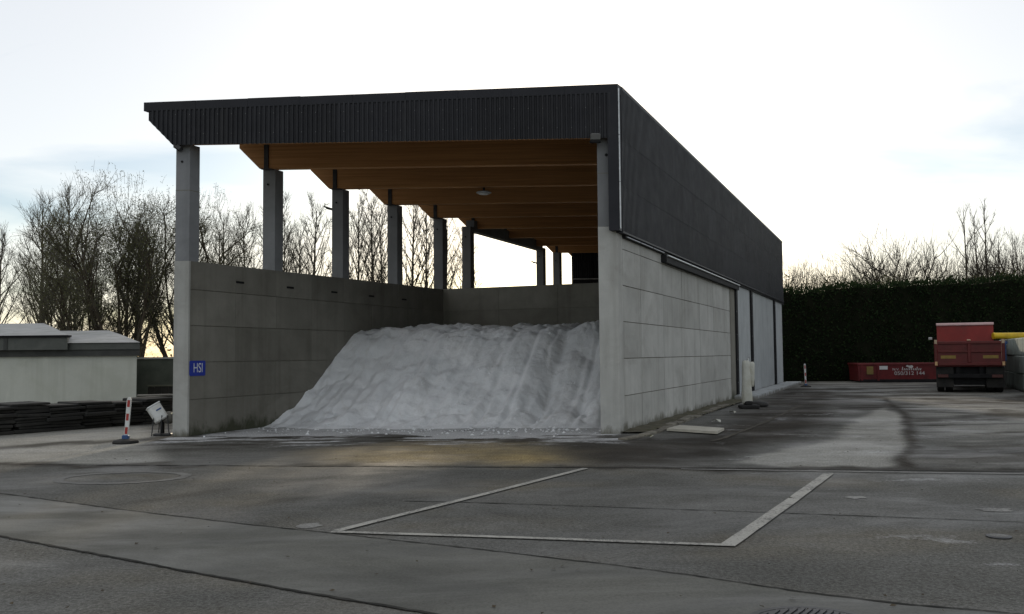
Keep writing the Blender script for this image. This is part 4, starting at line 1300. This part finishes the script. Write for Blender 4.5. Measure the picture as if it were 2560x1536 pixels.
MB().bbox(-HW + 0.1, HW - 0.1, -0.05, 0.0, 1.55, 1.64, 0.015).build('rib', MT['red_old'], tg)
MB().bbox(-HW + 0.1, HW - 0.1, -0.05, 0.0, 1.05, 1.16, 0.015).build('rib', MT['red_old'], tg)
MB().bbox(-0.06, 0.06, -0.055, 0.0, 1.165, 1.878, 0.015).build('centre_rib', MT['red_old'], tg)
MB().bbox(-0.07, 0.07, -0.05, 0.04, 1.99, 2.06, 0.02).build('latch', M('latch_pale', (0.4, 0.25, 0.17), (0.45, 0.3, 0.2), 9, 0.5), tg)
my = M('yellow_reflector', (0.20, 0.13, 0.02), (0.26, 0.17, 0.03), 8, 0.4)
for s_ in (-0.78, 0.78):
    MB().box(s_ - 0.28, s_ + 0.28, -0.008, -0.002, 1.32, 1.44).build('reflector_board', my, tg)
hb = MB().box(-1.2, 1.2, 5.6, 5.7, 1.17, 2.74).build('headboard', MT['red'], tk)
MB().bbox(-1.22, 1.22, 5.52, 5.95, 2.745, 2.86, 0.02).build('headboard_cap', M('pale_pink_edge', (0.62, 0.42, 0.42), (0.7, 0.5, 0.5), 6, 0.4), hb)
cabm = MB().bbox(-1.2, 1.2, 6.1, 7.7, 0.62, 2.66, 0.12).build('cab', MT['red'], tk)
MB().box(-1.0, 1.0, 7.69, 7.72, 1.6, 2.4).build('windscreen', MT['black'], cabm)
MB().box(-0.8, 0.8, 6.08, 6.098, 1.8, 2.4).build('rear_window', MT['black'], cabm)
for s_ in (-1, 1):
    mi = MB().tube([(s_ * 1.15, 7.5, 2.2), (s_ * 1.5, 7.55, 2.25)], 0.02, 6).build('mirror_arm', MT['black'], tk)
    MB().bbox(s_ * 1.5 - 0.09, s_ * 1.5 + 0.09, 7.5, 7.58, 2.14, 2.26, 0.02).build('mirror', MT['steel'], mi)
    MB().bbox(s_ * 1.0 - 0.2, s_ * 1.0 + 0.2, -0.06, -0.021, 0.58, 0.7, 0.01).build('tail_light', M('tail_red%d' % s_, (0.05, 0.006, 0.006), (0.07, 0.008, 0.008), 9, 0.3), tk)
    MB().box(s_ * 0.93 - 0.33, s_ * 0.93 + 0.33, 0.15, 0.17, 0.2, 0.99).build('mud_flap', MT['rubber'], tk)
    mb = MB()
    for k in range(9):
        t0 = math.pi * k / 9; t1 = math.pi * (k + 1) / 9
        a, c = sorted((s_ * 0.62, s_ * 1.24))
        mb.poly([(a, 0.9 - 0.62 * math.cos(t0), 0.5 + 0.52 * math.sin(t0)), (c, 0.9 - 0.62 * math.cos(t0), 0.5 + 0.52 * math.sin(t0)),
                 (c, 0.9 - 0.62 * math.cos(t1), 0.5 + 0.52 * math.sin(t1)), (a, 0.9 - 0.62 * math.cos(t1), 0.5 + 0.52 * math.sin(t1))])
    mb.build('mudguard', MT['black'], tk)


def wheel(x, y, w, r=0.5):
    h = empty('wheel', (x, y, r), 0, tk)
    MB().lathe([(r * 0.56, -w / 2), (r * 0.9, -w / 2), (r, -w * 0.36), (r, w * 0.36), (r * 0.9, w / 2), (r * 0.56, w / 2)], 28, 'x').build('tyre', MT['rubber'], h, False)
    MB().lathe([(0.05, -w * 0.47), (r * 0.35, -w * 0.47), (r * 0.52, -w * 0.52), (r * 0.55, -w * 0.4), (r * 0.55, w * 0.4), (r * 0.52, w * 0.52), (r * 0.35, w * 0.47), (0.05, w * 0.47)], 20, 'x').build('rim', MT['steel'], h)


for y in (0.9, 2.15):
    for s_ in (-1, 1):
        wheel(s_ * 1.1, y, 0.28); wheel(s_ * 0.78, y, 0.28)
for s_ in (-1, 1): wheel(s_ * 1.06, 6.9, 0.32)
MB().tube([(-0.7, 0.9, 0.5), (0.7, 0.9, 0.5)], 0.09, 8).build('axle', MT['black'], tk)
MB().tube([(-0.7, 2.15, 0.5), (0.7, 2.15, 0.5)], 0.09, 8).build('axle', MT['black'], tk)
MB().tube([(1.36, 0.3, 1.92), (1.36, 5.5, 1.92)], 0.07, 8).build('rolled_tarp', MT['blue_pl'], tk)
MB().bbox(1.29, 1.36, 0.1, 0.5, 1.2, 1.95, 0.02).build('tarp_end', MT['blue_pl'], tk)

# ================================================================== red skip container
kc = empty('skip_container', (20.75, 45.9, 0), R(-9))
tag(kc, 'low dark red skip container with white phone number before the hedge', 'container')
MT['skip'] = M('skip_red', (0.105, 0.010, 0.012), (0.14, 0.014, 0.016), 2, 0.5, 0.1, c3=(0.06, 0.008, 0.009), s3=1.5, local=True)
CL, CH = 3.05, 0.98
mb = MB().hexa([(-CL + 0.05, 0, 0.08), (CL - 0.05, 0, 0.08), (CL - 0.05, 2.2, 0.08), (-CL + 0.05, 2.2, 0.08), (-CL, -0.04, CH - 0.08), (CL, -0.04, CH - 0.08), (CL, 2.24, CH - 0.08), (-CL, 2.24, CH - 0.08)])
mb.f.pop(1)                                           # open on top
body = mb.build('body', MT['skip'], kc)
sd = body.modifiers.new('skin', 'SOLIDIFY'); sd.thickness = 0.03; sd.offset = -1
mb = MB()
for a in ((-CL - 0.03, CL + 0.03, -0.09, -0.01), (-CL - 0.03, CL + 0.03, 2.21, 2.29)): mb.bbox(a[0], a[1], a[2], a[3], CH - 0.09, CH, 0.012)
for x in (-CL - 0.03, CL - 0.05): mb.bbox(x, x + 0.08, -0.012, 2.212, CH - 0.088, CH - 0.002, 0.012)
mb.build('rim', MT['skip'], kc)
for i in range(8):
    x = -CL + 0.2 + i * 0.8
    if not 2 <= i <= 5: MB().hexa([(x - 0.05, -0.045, 0.1), (x + 0.05, -0.045, 0.1), (x + 0.05, 0.02, 0.1), (x - 0.05, 0.02, 0.1),
                              (x - 0.05, -0.085, CH - 0.09), (x + 0.05, -0.085, CH - 0.09), (x + 0.05, 0.0, CH - 0.09), (x - 0.05, 0.0, CH - 0.09)]).build('rib', MT['skip'], kc)
MB().bbox(-CL + 0.1, CL - 0.1, -0.03, 0.05, 0.0, 0.16, 0.02).build('skid', MT['black'], kc)
MB().bbox(-CL + 0.1, CL - 0.1, 2.1, 2.2, 0.0, 0.16, 0.02).build('skid', MT['black'], kc)
Fm = Matrix.Translation((0, -0.07, 0)) @ Matrix.Rotation(R(90), 4, 'X')
lw2 = M('skip_lettering', (0.42, 0.40, 0.40), (0.52, 0.5, 0.5), 6, 0.6, local=True)
text_mesh('phone_number', '050/312 144', 0.26, lw2, kc, Fm @ Matrix.Translation((-0.55, 0.46, 0)), 0.002, 1.12)
text_mesh('owner_name', 'N.V.', 0.165, lw2, kc, Fm @ Matrix.Translation((-1.2, 0.66, 0)), 0.002, 1.15)
mb = MB()                                             # slanted script too blurred to read
for k in range(11):
    x = -0.92 + k * 0.088; hh = 0.05 if k % 4 else 0.085
    mb.prism([Fm @ Vector(p) for p in ((x, 0.615, 0), (x + 0.04, 0.615, 0), (x + 0.065, 0.615 + 2 * hh, 0), (x + 0.03, 0.615 + 2 * hh, 0))], (0, -0.003, 0))
mb.build('script_lettering', lw2, kc)
mb = MB()
mb.prism([Fm @ Vector(p) for p in ((-0.72, 0.82, 0), (-0.55, 0.74, 0), (-0.44, 0.70, 0), (-0.36, 0.80, 0), (-0.42, 0.88, 0), (-0.56, 0.85, 0), (-0.66, 0.89, 0))], (0, -0.004, 0))
mb.build('bird_emblem', lw2, kc)
MB().box(-2.05, -1.6, -0.072, -0.068, 0.66, 0.84).build('white_plate', M('white_plate', (0.5, 0.5, 0.5), (0.58, 0.58, 0.58), 6, 0.5), kc)
MB().box(-2.62, -2.3, -0.072, -0.068, 0.42, 0.82).build('yellow_plate', M('faded_yellow', (0.16, 0.11, 0.03), (0.2, 0.14, 0.04), 6, 0.6), kc)
MB().lathe([(0.15, -0.003), (0.15, 0.0), (0.11, 0.001)], 20, 'y', (1.0, -0.072, 0.7)).build('round_emblem', M('faded_pink', (0.26, 0.1, 0.1), (0.3, 0.13, 0.12), 6, 0.6), kc)

# ================================================================== block wall, yellow pipe
bw = empty('block_wall', (17.62, 30.2, 0), R(-23.06))
tag(bw, 'wall of big pale green concrete blocks at the right edge', 'block wall')
MT['block'] = concrete('mossy_blocks', (0.28, 0.33, 0.31), (0.36, 0.41, 0.38), (0.15, 0.17, 0.13), 0.6, (0.07, 0.075, 0.05), 0.4)
for r in range(3):
    k = 0; y = -0.0 - (0.6 if r % 2 else 0)
    while y < 12.6:
        a = max(y, 0); L_ = min(y + 1.4, 13.2)
        MB().bbox(random.uniform(-.02, .02), 0.78, a + 0.008, L_ - 0.008, r * 0.69 + 0.002, r * 0.69 + 0.684, 0.03).build('block', MT['block'], bw)
        y += 1.4
yp = empty('yellow_pipe', (20.6, 38.6, 2.21))
tag(yp, 'thick yellow pipe lying across the top of the block wall', 'pipe')
my2 = M('yellow_paint', (0.60, 0.40, 0.012), (0.68, 0.47, 0.02), 3, 0.4, 0.1, c3=(0.4, 0.25, 0.02), s3=2)
MB().tube([(0, 0, 0), (4.6, -0.4, 0.0)], 0.135, 16).build('pipe', my2, yp)
for x in (0.02, 2.3): MB().tube([(x, -0.087 * x, 0), (x + 0.06, -0.087 * (x + 0.06), 0)], 0.147, 16).build('flange', my2, yp)

# ================================================================== vegetation
def branch(mb, p, d, L, r0, r1, k, steps, up, wob, rnd, cap=False):
    pts = [p.copy()]; rad = [r0]; q = p.copy(); dd_ = d.normalized()
    for i in range(steps):
        dd_ = (dd_ + Vector((rnd.uniform(-wob, wob), rnd.uniform(-wob, wob), rnd.uniform(-wob, wob) + up))).normalized()
        q = q + dd_ * (L / steps); pts.append(q.copy()); rad.append(r0 + (r1 - r0) * (i + 1) / steps)
    mb.tube(pts, rad, k, cap)
    return pts, dd_


def side_dir(d, ang, rnd, az=None):
    a = d.orthogonal().normalized(); b_ = d.cross(a)
    t = rnd.uniform(0, 2 * math.pi) if az is None else az
    return (d * math.cos(ang) + (a * math.cos(t) + b_ * math.sin(t)) * math.sin(ang)).normalized()


def pick(pts, t):
    x = t * (len(pts) - 1); i = min(int(x), len(pts) - 2)
    return pts[i].lerp(pts[i + 1], x - i), (pts[i + 1] - pts[i]).normalized()


def gen_tree(seed, h, style):
    rnd = random.Random(seed); tr_, cr_, lv = MB(), MB(), MB()
    twig_ends = []

    def twigs(pts, n_, L, r):
        r = r * (1.35 if style == 'round' else 1.0)
        for _ in range(n_):
            b0, d0 = pick(pts, rnd.uniform(0.2, 1.0))
            tp, _d = branch(cr_, b0, side_dir(d0, R(rnd.uniform(22, 50)), rnd), L * rnd.uniform(0.6, 1.2), r, r * 0.45, 3, 3, 0.14 if style != 'willow' else -0.02, 0.14, rnd)
            twig_ends.append(tp)

    def limb(b0, d0, L, r, n2, n3, up):
        pts, d1 = branch(tr_, b0, d0, L, r, r * 0.25, 5, 6, up, 0.09, rnd)
        for _ in range(n2):
            t = rnd.uniform(0.18, 0.98); b1, d2 = pick(pts, t)
            sp, _ = branch(cr_, b1, side_dir(d2, R(rnd.uniform(28, 55)), rnd), L * rnd.uniform(0.25, 0.45) * (1.15 - 0.5 * t), r * 0.38, r * 0.12, 4, 4, 0.12 if style != 'willow' else 0.03, 0.12, rnd)
            twigs(sp, n3, L * 0.22 + 0.2, 0.008)
        twigs(pts[3:], n3, L * 0.22 + 0.2, 0.008)

    def fill(c, rx, rz_, n_, L, r):
        for _ in range(n_):
            d = Vector((rnd.gauss(0, 1), rnd.gauss(0, 1), rnd.gauss(0, 1))).normalized(); q = rnd.random() ** 0.45
            if d.z < -0.3 and rnd.random() < 0.75: continue
            lob = 1 + 0.28 * mnoise.noise(d * 1.9 + Vector((seed, 0, 0)))
            if mnoise.noise(d * 3.2 * q + Vector((0, seed, 0))) < -0.22: continue
            p = c + Vector((d.x * rx, d.y * rx, d.z * rz_)) * q * lob
            tp, _d = branch(cr_, p, (d + Vector((0, 0, 0.9))).normalized(), L * rnd.uniform(0.5, 1.1) * (1.2 - 0.6 * q), r, r * 0.5, 3, 3, 0.1, 0.22, rnd)
            if style == 'willow': twig_ends.append(tp)

    if style == 'poplar' or style == 'tall':
        tpts, _ = branch(tr_, Vector((0, 0, -0.1)), Vector((rnd.uniform(-.04, .04), rnd.uniform(-.04, .04), 1)), h * 0.97, h * 0.0155, 0.014, 7, 14, 0.03, 0.035, rnd)
        lo = 0.24 if style == 'poplar' else 0.36
        nb = 26 if style == 'poplar' else 11
        for i in range(nb):
            t = lo + (0.95 - lo) * (i + rnd.random() * 0.8) / nb
            b0, d0 = pick(tpts, t)
            L = h * (0.30 * (1 - t) + 0.10) * rnd.uniform(0.75, 1.25)
            limb(b0, side_dir(Vector((0, 0, 1)), R(rnd.uniform(26, 48)), rnd, i * 2.4 + rnd.uniform(-.4, .4)), L, h * 0.0052 * (1.15 - 0.7 * t), 5 if style == 'poplar' else 4, 5 if style == 'poplar' else 3, 0.10)
        twigs(tpts[-5:], 14, 0.9, 0.011)
    elif style == 'round':
        tpts, _ = branch(tr_, Vector((0, 0, -0.1)), Vector((rnd.uniform(-.1, .1), 0, 1)), h * 0.32, h * 0.028, h * 0.02, 7, 4, 0.03, 0.06, rnd)
        for i in range(14):
            b0, d0 = pick(tpts, rnd.uniform(0.55, 1.0))
            limb(b0, side_dir(Vector((0, 0, 1)), R(rnd.uniform(12, 58)), rnd, i * 2.4), h * rnd.uniform(0.48, 0.66), h * 0.008, 9, 5, 0.06)
        fill(Vector((0, 0, 0.66 * h)), 0.36 * h, 0.34 * h, 900, 1.1, 0.010)
    else:                                       # willow-like clump of stems
        for i in range(7):
            a = i * 0.9 + rnd.uniform(-.3, .3); rr2 = rnd.uniform(0.05, 0.35)
            tp, _ = branch(tr_, Vector((rr2 * math.cos(a), rr2 * math.sin(a), -0.1)), side_dir(Vector((0, 0, 1)), R(rnd.uniform(4, 24)), rnd, a), h * rnd.uniform(0.62, 0.8), h * 0.014 * rnd.uniform(0.55, 1), 0.025, 7, 8, 0.03, 0.06, rnd)
            for q in range(8):
                b0, d0 = pick(tp, rnd.uniform(0.3, 1.0))
                limb(b0, side_dir(d0, R(rnd.uniform(16, 42)), rnd), h * rnd.uniform(0.16, 0.3), h * 0.0045, 6, 5, 0.06)
        fill(Vector((0, 0, 0.60 * h)), 0.40 * h, 0.42 * h, 3400, 0.75, 0.0055)
        for tp in twig_ends:
            for _ in range(4):
                c, d0 = pick(tp, rnd.random()); c = c + Vector((rnd.gauss(0, .09), rnd.gauss(0, .09), rnd.gauss(0, .09)))
                a = Vector((rnd.gauss(0, 1), rnd.gauss(0, 1), rnd.gauss(0, 1) - 0.6)).normalized(); b_ = a.orthogonal().normalized()
                s1, s2 = rnd.uniform(0.025, 0.05), rnd.uniform(0.008, 0.015)
                lv.poly([c - a * s1, c + b_ * s2, c + a * s1, c - b_ * s2])
    return tr_, cr_, lv


VAR = {}


def tree_variant(key, seed, h, style, twig='twig'):
    a, c, l = gen_tree(seed, h, style)
    h = max(max(p[2] for p in a.v), np.percentile([p[2] for p in c.v], 99.7))
    VAR[key] = (a.mesh('trunk', MT['bark'], True), c.mesh('crown', MT[twig]), l.mesh('foliage', MT['leaf']) if l.f else None, h)


for i in range(4): tree_variant('p%d' % i, 100 + i * 7, 10.0, 'poplar')
for i in range(2): tree_variant('t%d' % i, 300 + i, 10.0, 'tall', 'twig_far')
for i in range(4): tree_variant('r%d' % i, 200 + i * 3, 10.0, 'round', 'twig_far')
for i in range(2): tree_variant('w%d' % i, 400 + i, 8.0, 'willow')


def tree(key, x, y, h, rz, name, label, group, wide=1.0):
    t = empty(name, (x, y, 0), rz)
    tr_, cr_, lv, hh = VAR[key]; s_ = h / hh
    t.scale = (s_ * wide, s_ * wide, s_)
    tag(t, label, 'tree', group)
    for nm, me_ in (('trunk', tr_), ('crown', cr_), ('foliage', lv)):
        if me_:
            o = bpy.data.objects.new(nm, me_); col.objects.link(o); o.parent = t
    return t


od = ['first', 'second', 'third', 'fourth', 'fifth', 'sixth', 'seventh', 'eighth', 'ninth', 'tenth', 'eleventh', 'twelfth', 'thirteenth', 'fourteenth', 'fifteenth', 'sixteenth', 'seventeenth', 'eighteenth']
# bare trees left of the shed
for i, (x, y, h) in enumerate(((-26.3, 46, 8.6), (-25.6, 49, 7.8), (-24.2, 46, 10.2), (-22.7, 45, 10.5), (-20.6, 50, 8.8), (-18.6, 52, 10.0))):
    tree('p%d' % (i % 4), x, y, h, i * 1.7, 'bare_tree', 'bare upright tree above the white building, %s from the left' % od[i], 'bare trees above the white building')
# leafy clumps
for i, (k, x, y, h, lab) in enumerate((('w0', -20.2, 41, 6.6, 'small half leafy willow clump above the white roof ridge'), ('w1', -17.2, 37, 7.7, 'tall half leafy willow clump above the right roof end'),
                                       ('w0', -15.4, 36, 8.8, 'broadest olive willow clump between white building and shed'), ('w1', -13.7, 37.5, 8.5, 'olive willow clump rising right behind the left shed column'))):
    tree(k, x, y, h, 0.7 + i * 1.3, 'willow_clump', lab, 'half leafy willow clumps')
# poplar row seen through the open side
xs_p = [(-17.75, 55, 10.9), (-16.15, 55, 11.0), (-15.2, 57, 12.3), (-13.9, 55, 10.4), (-13.2, 56, 10.2), (-12.15, 54, 11.6), (-10.6, 58, 10.4), (-9.45, 55, 11.5), (-8.6, 55, 12.0), (-7.7, 55, 11.2),
        (-6.5, 57, 12.0), (-5.35, 57, 11.6), (-4.2, 58, 11.2), (-3.55, 61, 10.5)]
for i, (x, y, h) in enumerate(xs_p):
    tree('p%d' % ((i * 3 + 1) % 4), x, y, h, i * 2.3, 'poplar_tree', 'bare poplar seen through the shed\'s open side, %s from the left' % od[i], 'poplars behind the shed', 0.85)
# trees behind the hedge
rt = [(20.6, 68, 7.3), (22.35, 70, 7.6), (25.7, 71, 8.5), (27.2, 73, 8.0), (29.4, 70, 9.9), (32.0, 74, 8.3), (33.0, 72, 8.9), (36.0, 73, 8.8), (37.7, 71, 8.6), (39.5, 70, 9.0), (41.2, 72, 9.6), (43, 70, 9.8)]
for i, (x, y, h) in enumerate(rt):
    tree('r%d' % (i % 4), x, y, h * (1.13 if i % 3 else 1.2), i * 1.9, 'round_tree', ('broad round crowned bare tree standing out above the hedge' if i == 4 else 'bare round headed tree above the hedge, %s from the shed' % od[i]), 'bare trees above the hedge', 0.95 if i != 4 else 1.15)
for i, (x, y, h) in enumerate(((36.6, 72, 13.6), (37.6, 72, 13.3), (38.4, 72, 14.0), (40.6, 75, 11.9), (41.6, 75, 11.6))):
    tree('t%d' % (i % 2), x, y, h, i * 2.1, 'tall_tree', 'tall thin bare tree rising far above the hedge, %s from the left' % od[i], 'tall thin trees above the hedge', 0.8)


def leaf_cloud(mb, c, rx, ry, rz_, n_, s_, rnd):
    for _ in range(n_):
        d = Vector((rnd.gauss(0, 1), rnd.gauss(0, 1), rnd.gauss(0, 1))).normalized() * (rnd.random() ** 0.4)
        p = Vector(c) + Vector((d.x * rx, d.y * ry, d.z * rz_))
        a = Vector((rnd.gauss(0, 1), rnd.gauss(0, 1), rnd.gauss(0, 1))).normalized(); b_ = a.orthogonal().normalized()
        q = s_ * rnd.uniform(0.5, 1.3)
        mb.poly([p - a * q, p + b_ * q * 0.35, p + a * q, p - b_ * q * 0.35])


# brush below the trees on both sides
rnd = random.Random(11)
mb = MB()
for i in range(70):
    x = rnd.uniform(-34, -6); leaf_cloud(mb, (x, 42 + rnd.uniform(-3, 8), rnd.uniform(0.4, 1.5)), 1.3, 0.8, rnd.uniform(0.5, 1.2), 90, 0.10, rnd)
tag(mb.build('undergrowth', MT['brush']), 'brown green undergrowth below the trees on the left', 'undergrowth', kind='stuff')
mb = MB()
for i in range(90):
    x = rnd.uniform(17, 48); leaf_cloud(mb, (x, 66 + rnd.uniform(-3, 4), rnd.uniform(4.2, 6.4) + 0.03 * (x - 17)), 1.2, 0.8, rnd.uniform(0.6, 1.3), 120, 0.13, rnd)
    leaf_cloud(mb, (x, 66 + rnd.uniform(-3, 4), rnd.uniform(1, 4)), 1.5, 0.9, 1.6, 60, 0.16, rnd)
tag(mb.build('brushwood', MT['brush']), 'low brushwood showing just above the hedge top', 'undergrowth', kind='stuff')

# conifer hedge
he = empty('conifer_hedge', (22, 49, 0))
tag(he, 'tall dark clipped conifer hedge behind truck and container', 'hedge')
htop = lambda x: 4.80 + 0.045 * (x + 12) + 0.22 * mnoise.noise(Vector((x * 0.45, 3, 0))) + 0.16 * mnoise.noise(Vector((x * 1.7, 5, 0)))
mb = MB(); nx = 120
for i in range(nx):
    x0, x1 = -14 + 44 * i / nx, -14 + 44 * (i + 1) / nx
    y0 = 0.12 + 0.1 * mnoise.noise(Vector((x0, 0, 0))); y1 = 0.12 + 0.1 * mnoise.noise(Vector((x1, 0, 0)))
    h0, h1 = htop(x0) - 0.2, htop(x1) - 0.2
    mb.poly([(x0, y0, 0), (x1, y1, 0), (x1, y1 + 0.15, h1), (x0, y0 + 0.15, h0)])
    mb.poly([(x0, y0 + 0.15, h0), (x1, y1 + 0.15, h1), (x1, 1.6, h1), (x0, 1.6, h0)])
    mb.poly([(x1, 1.75, 0), (x0, 1.75, 0), (x0, 1.6, h0), (x1, 1.6, h1)])
mb.build('core', MT['hedge_core'], he)
mb = MB()
for i in range(30000):
    x = rnd.uniform(-14, 30); t = rnd.random()
    hz_ = htop(x)
    if t < 0.8:
        z = rnd.uniform(0.02, hz_ - 0.05); y = 0.12 + 0.15 * z / 5 + rnd.uniform(-0.14, 0.1) + 0.1 * mnoise.noise(Vector((x * 1.3, z * 1.3, 0))); up_ = 0.4
    else:
        z = hz_ - 0.2 + abs(rnd.gauss(0, 0.16)); y = rnd.uniform(0.2, 1.7); up_ = 1.2
    a = Vector((rnd.gauss(0, .5), rnd.gauss(0, .5) - 0.4 * (t < 0.8), rnd.gauss(0, .5) + up_)).normalized(); b_ = a.cross(Vector((rnd.gauss(0, 1), rnd.gauss(0, 1), rnd.gauss(0, 1)))).normalized()
    q = rnd.uniform(0.09, 0.2); p = Vector((x, y, z))
    mb.poly([p, p + a * q * 0.6 + b_ * q * 0.3, p + a * q * 1.2, p + a * q * 0.6 - b_ * q * 0.3])
mb.build('foliage', MT['hedge'], he)
# moss and grass at the foot of the block wall
mb = MB()
for i in range(1400):
    t = rnd.random(); x = 13.3 + 4.6 * t + rnd.gauss(0, 0.28); y = 22.6 + 8.5 * t + rnd.gauss(0, 0.5); x += 0.9
    r = rnd.uniform(0.02, 0.05); hgt_ = rnd.uniform(0.03, 0.10)
    mb.poly([(x - r * 0.3, y, 0.0), (x + r * 0.3, y, 0.0), (x + rnd.uniform(-.05, .05), y + rnd.uniform(-.05, .05), hgt_)])
tag(mb.build('verge_grass', MT['brush']), 'thin mossy grass verge before the pale green blocks', 'grass', kind='stuff')
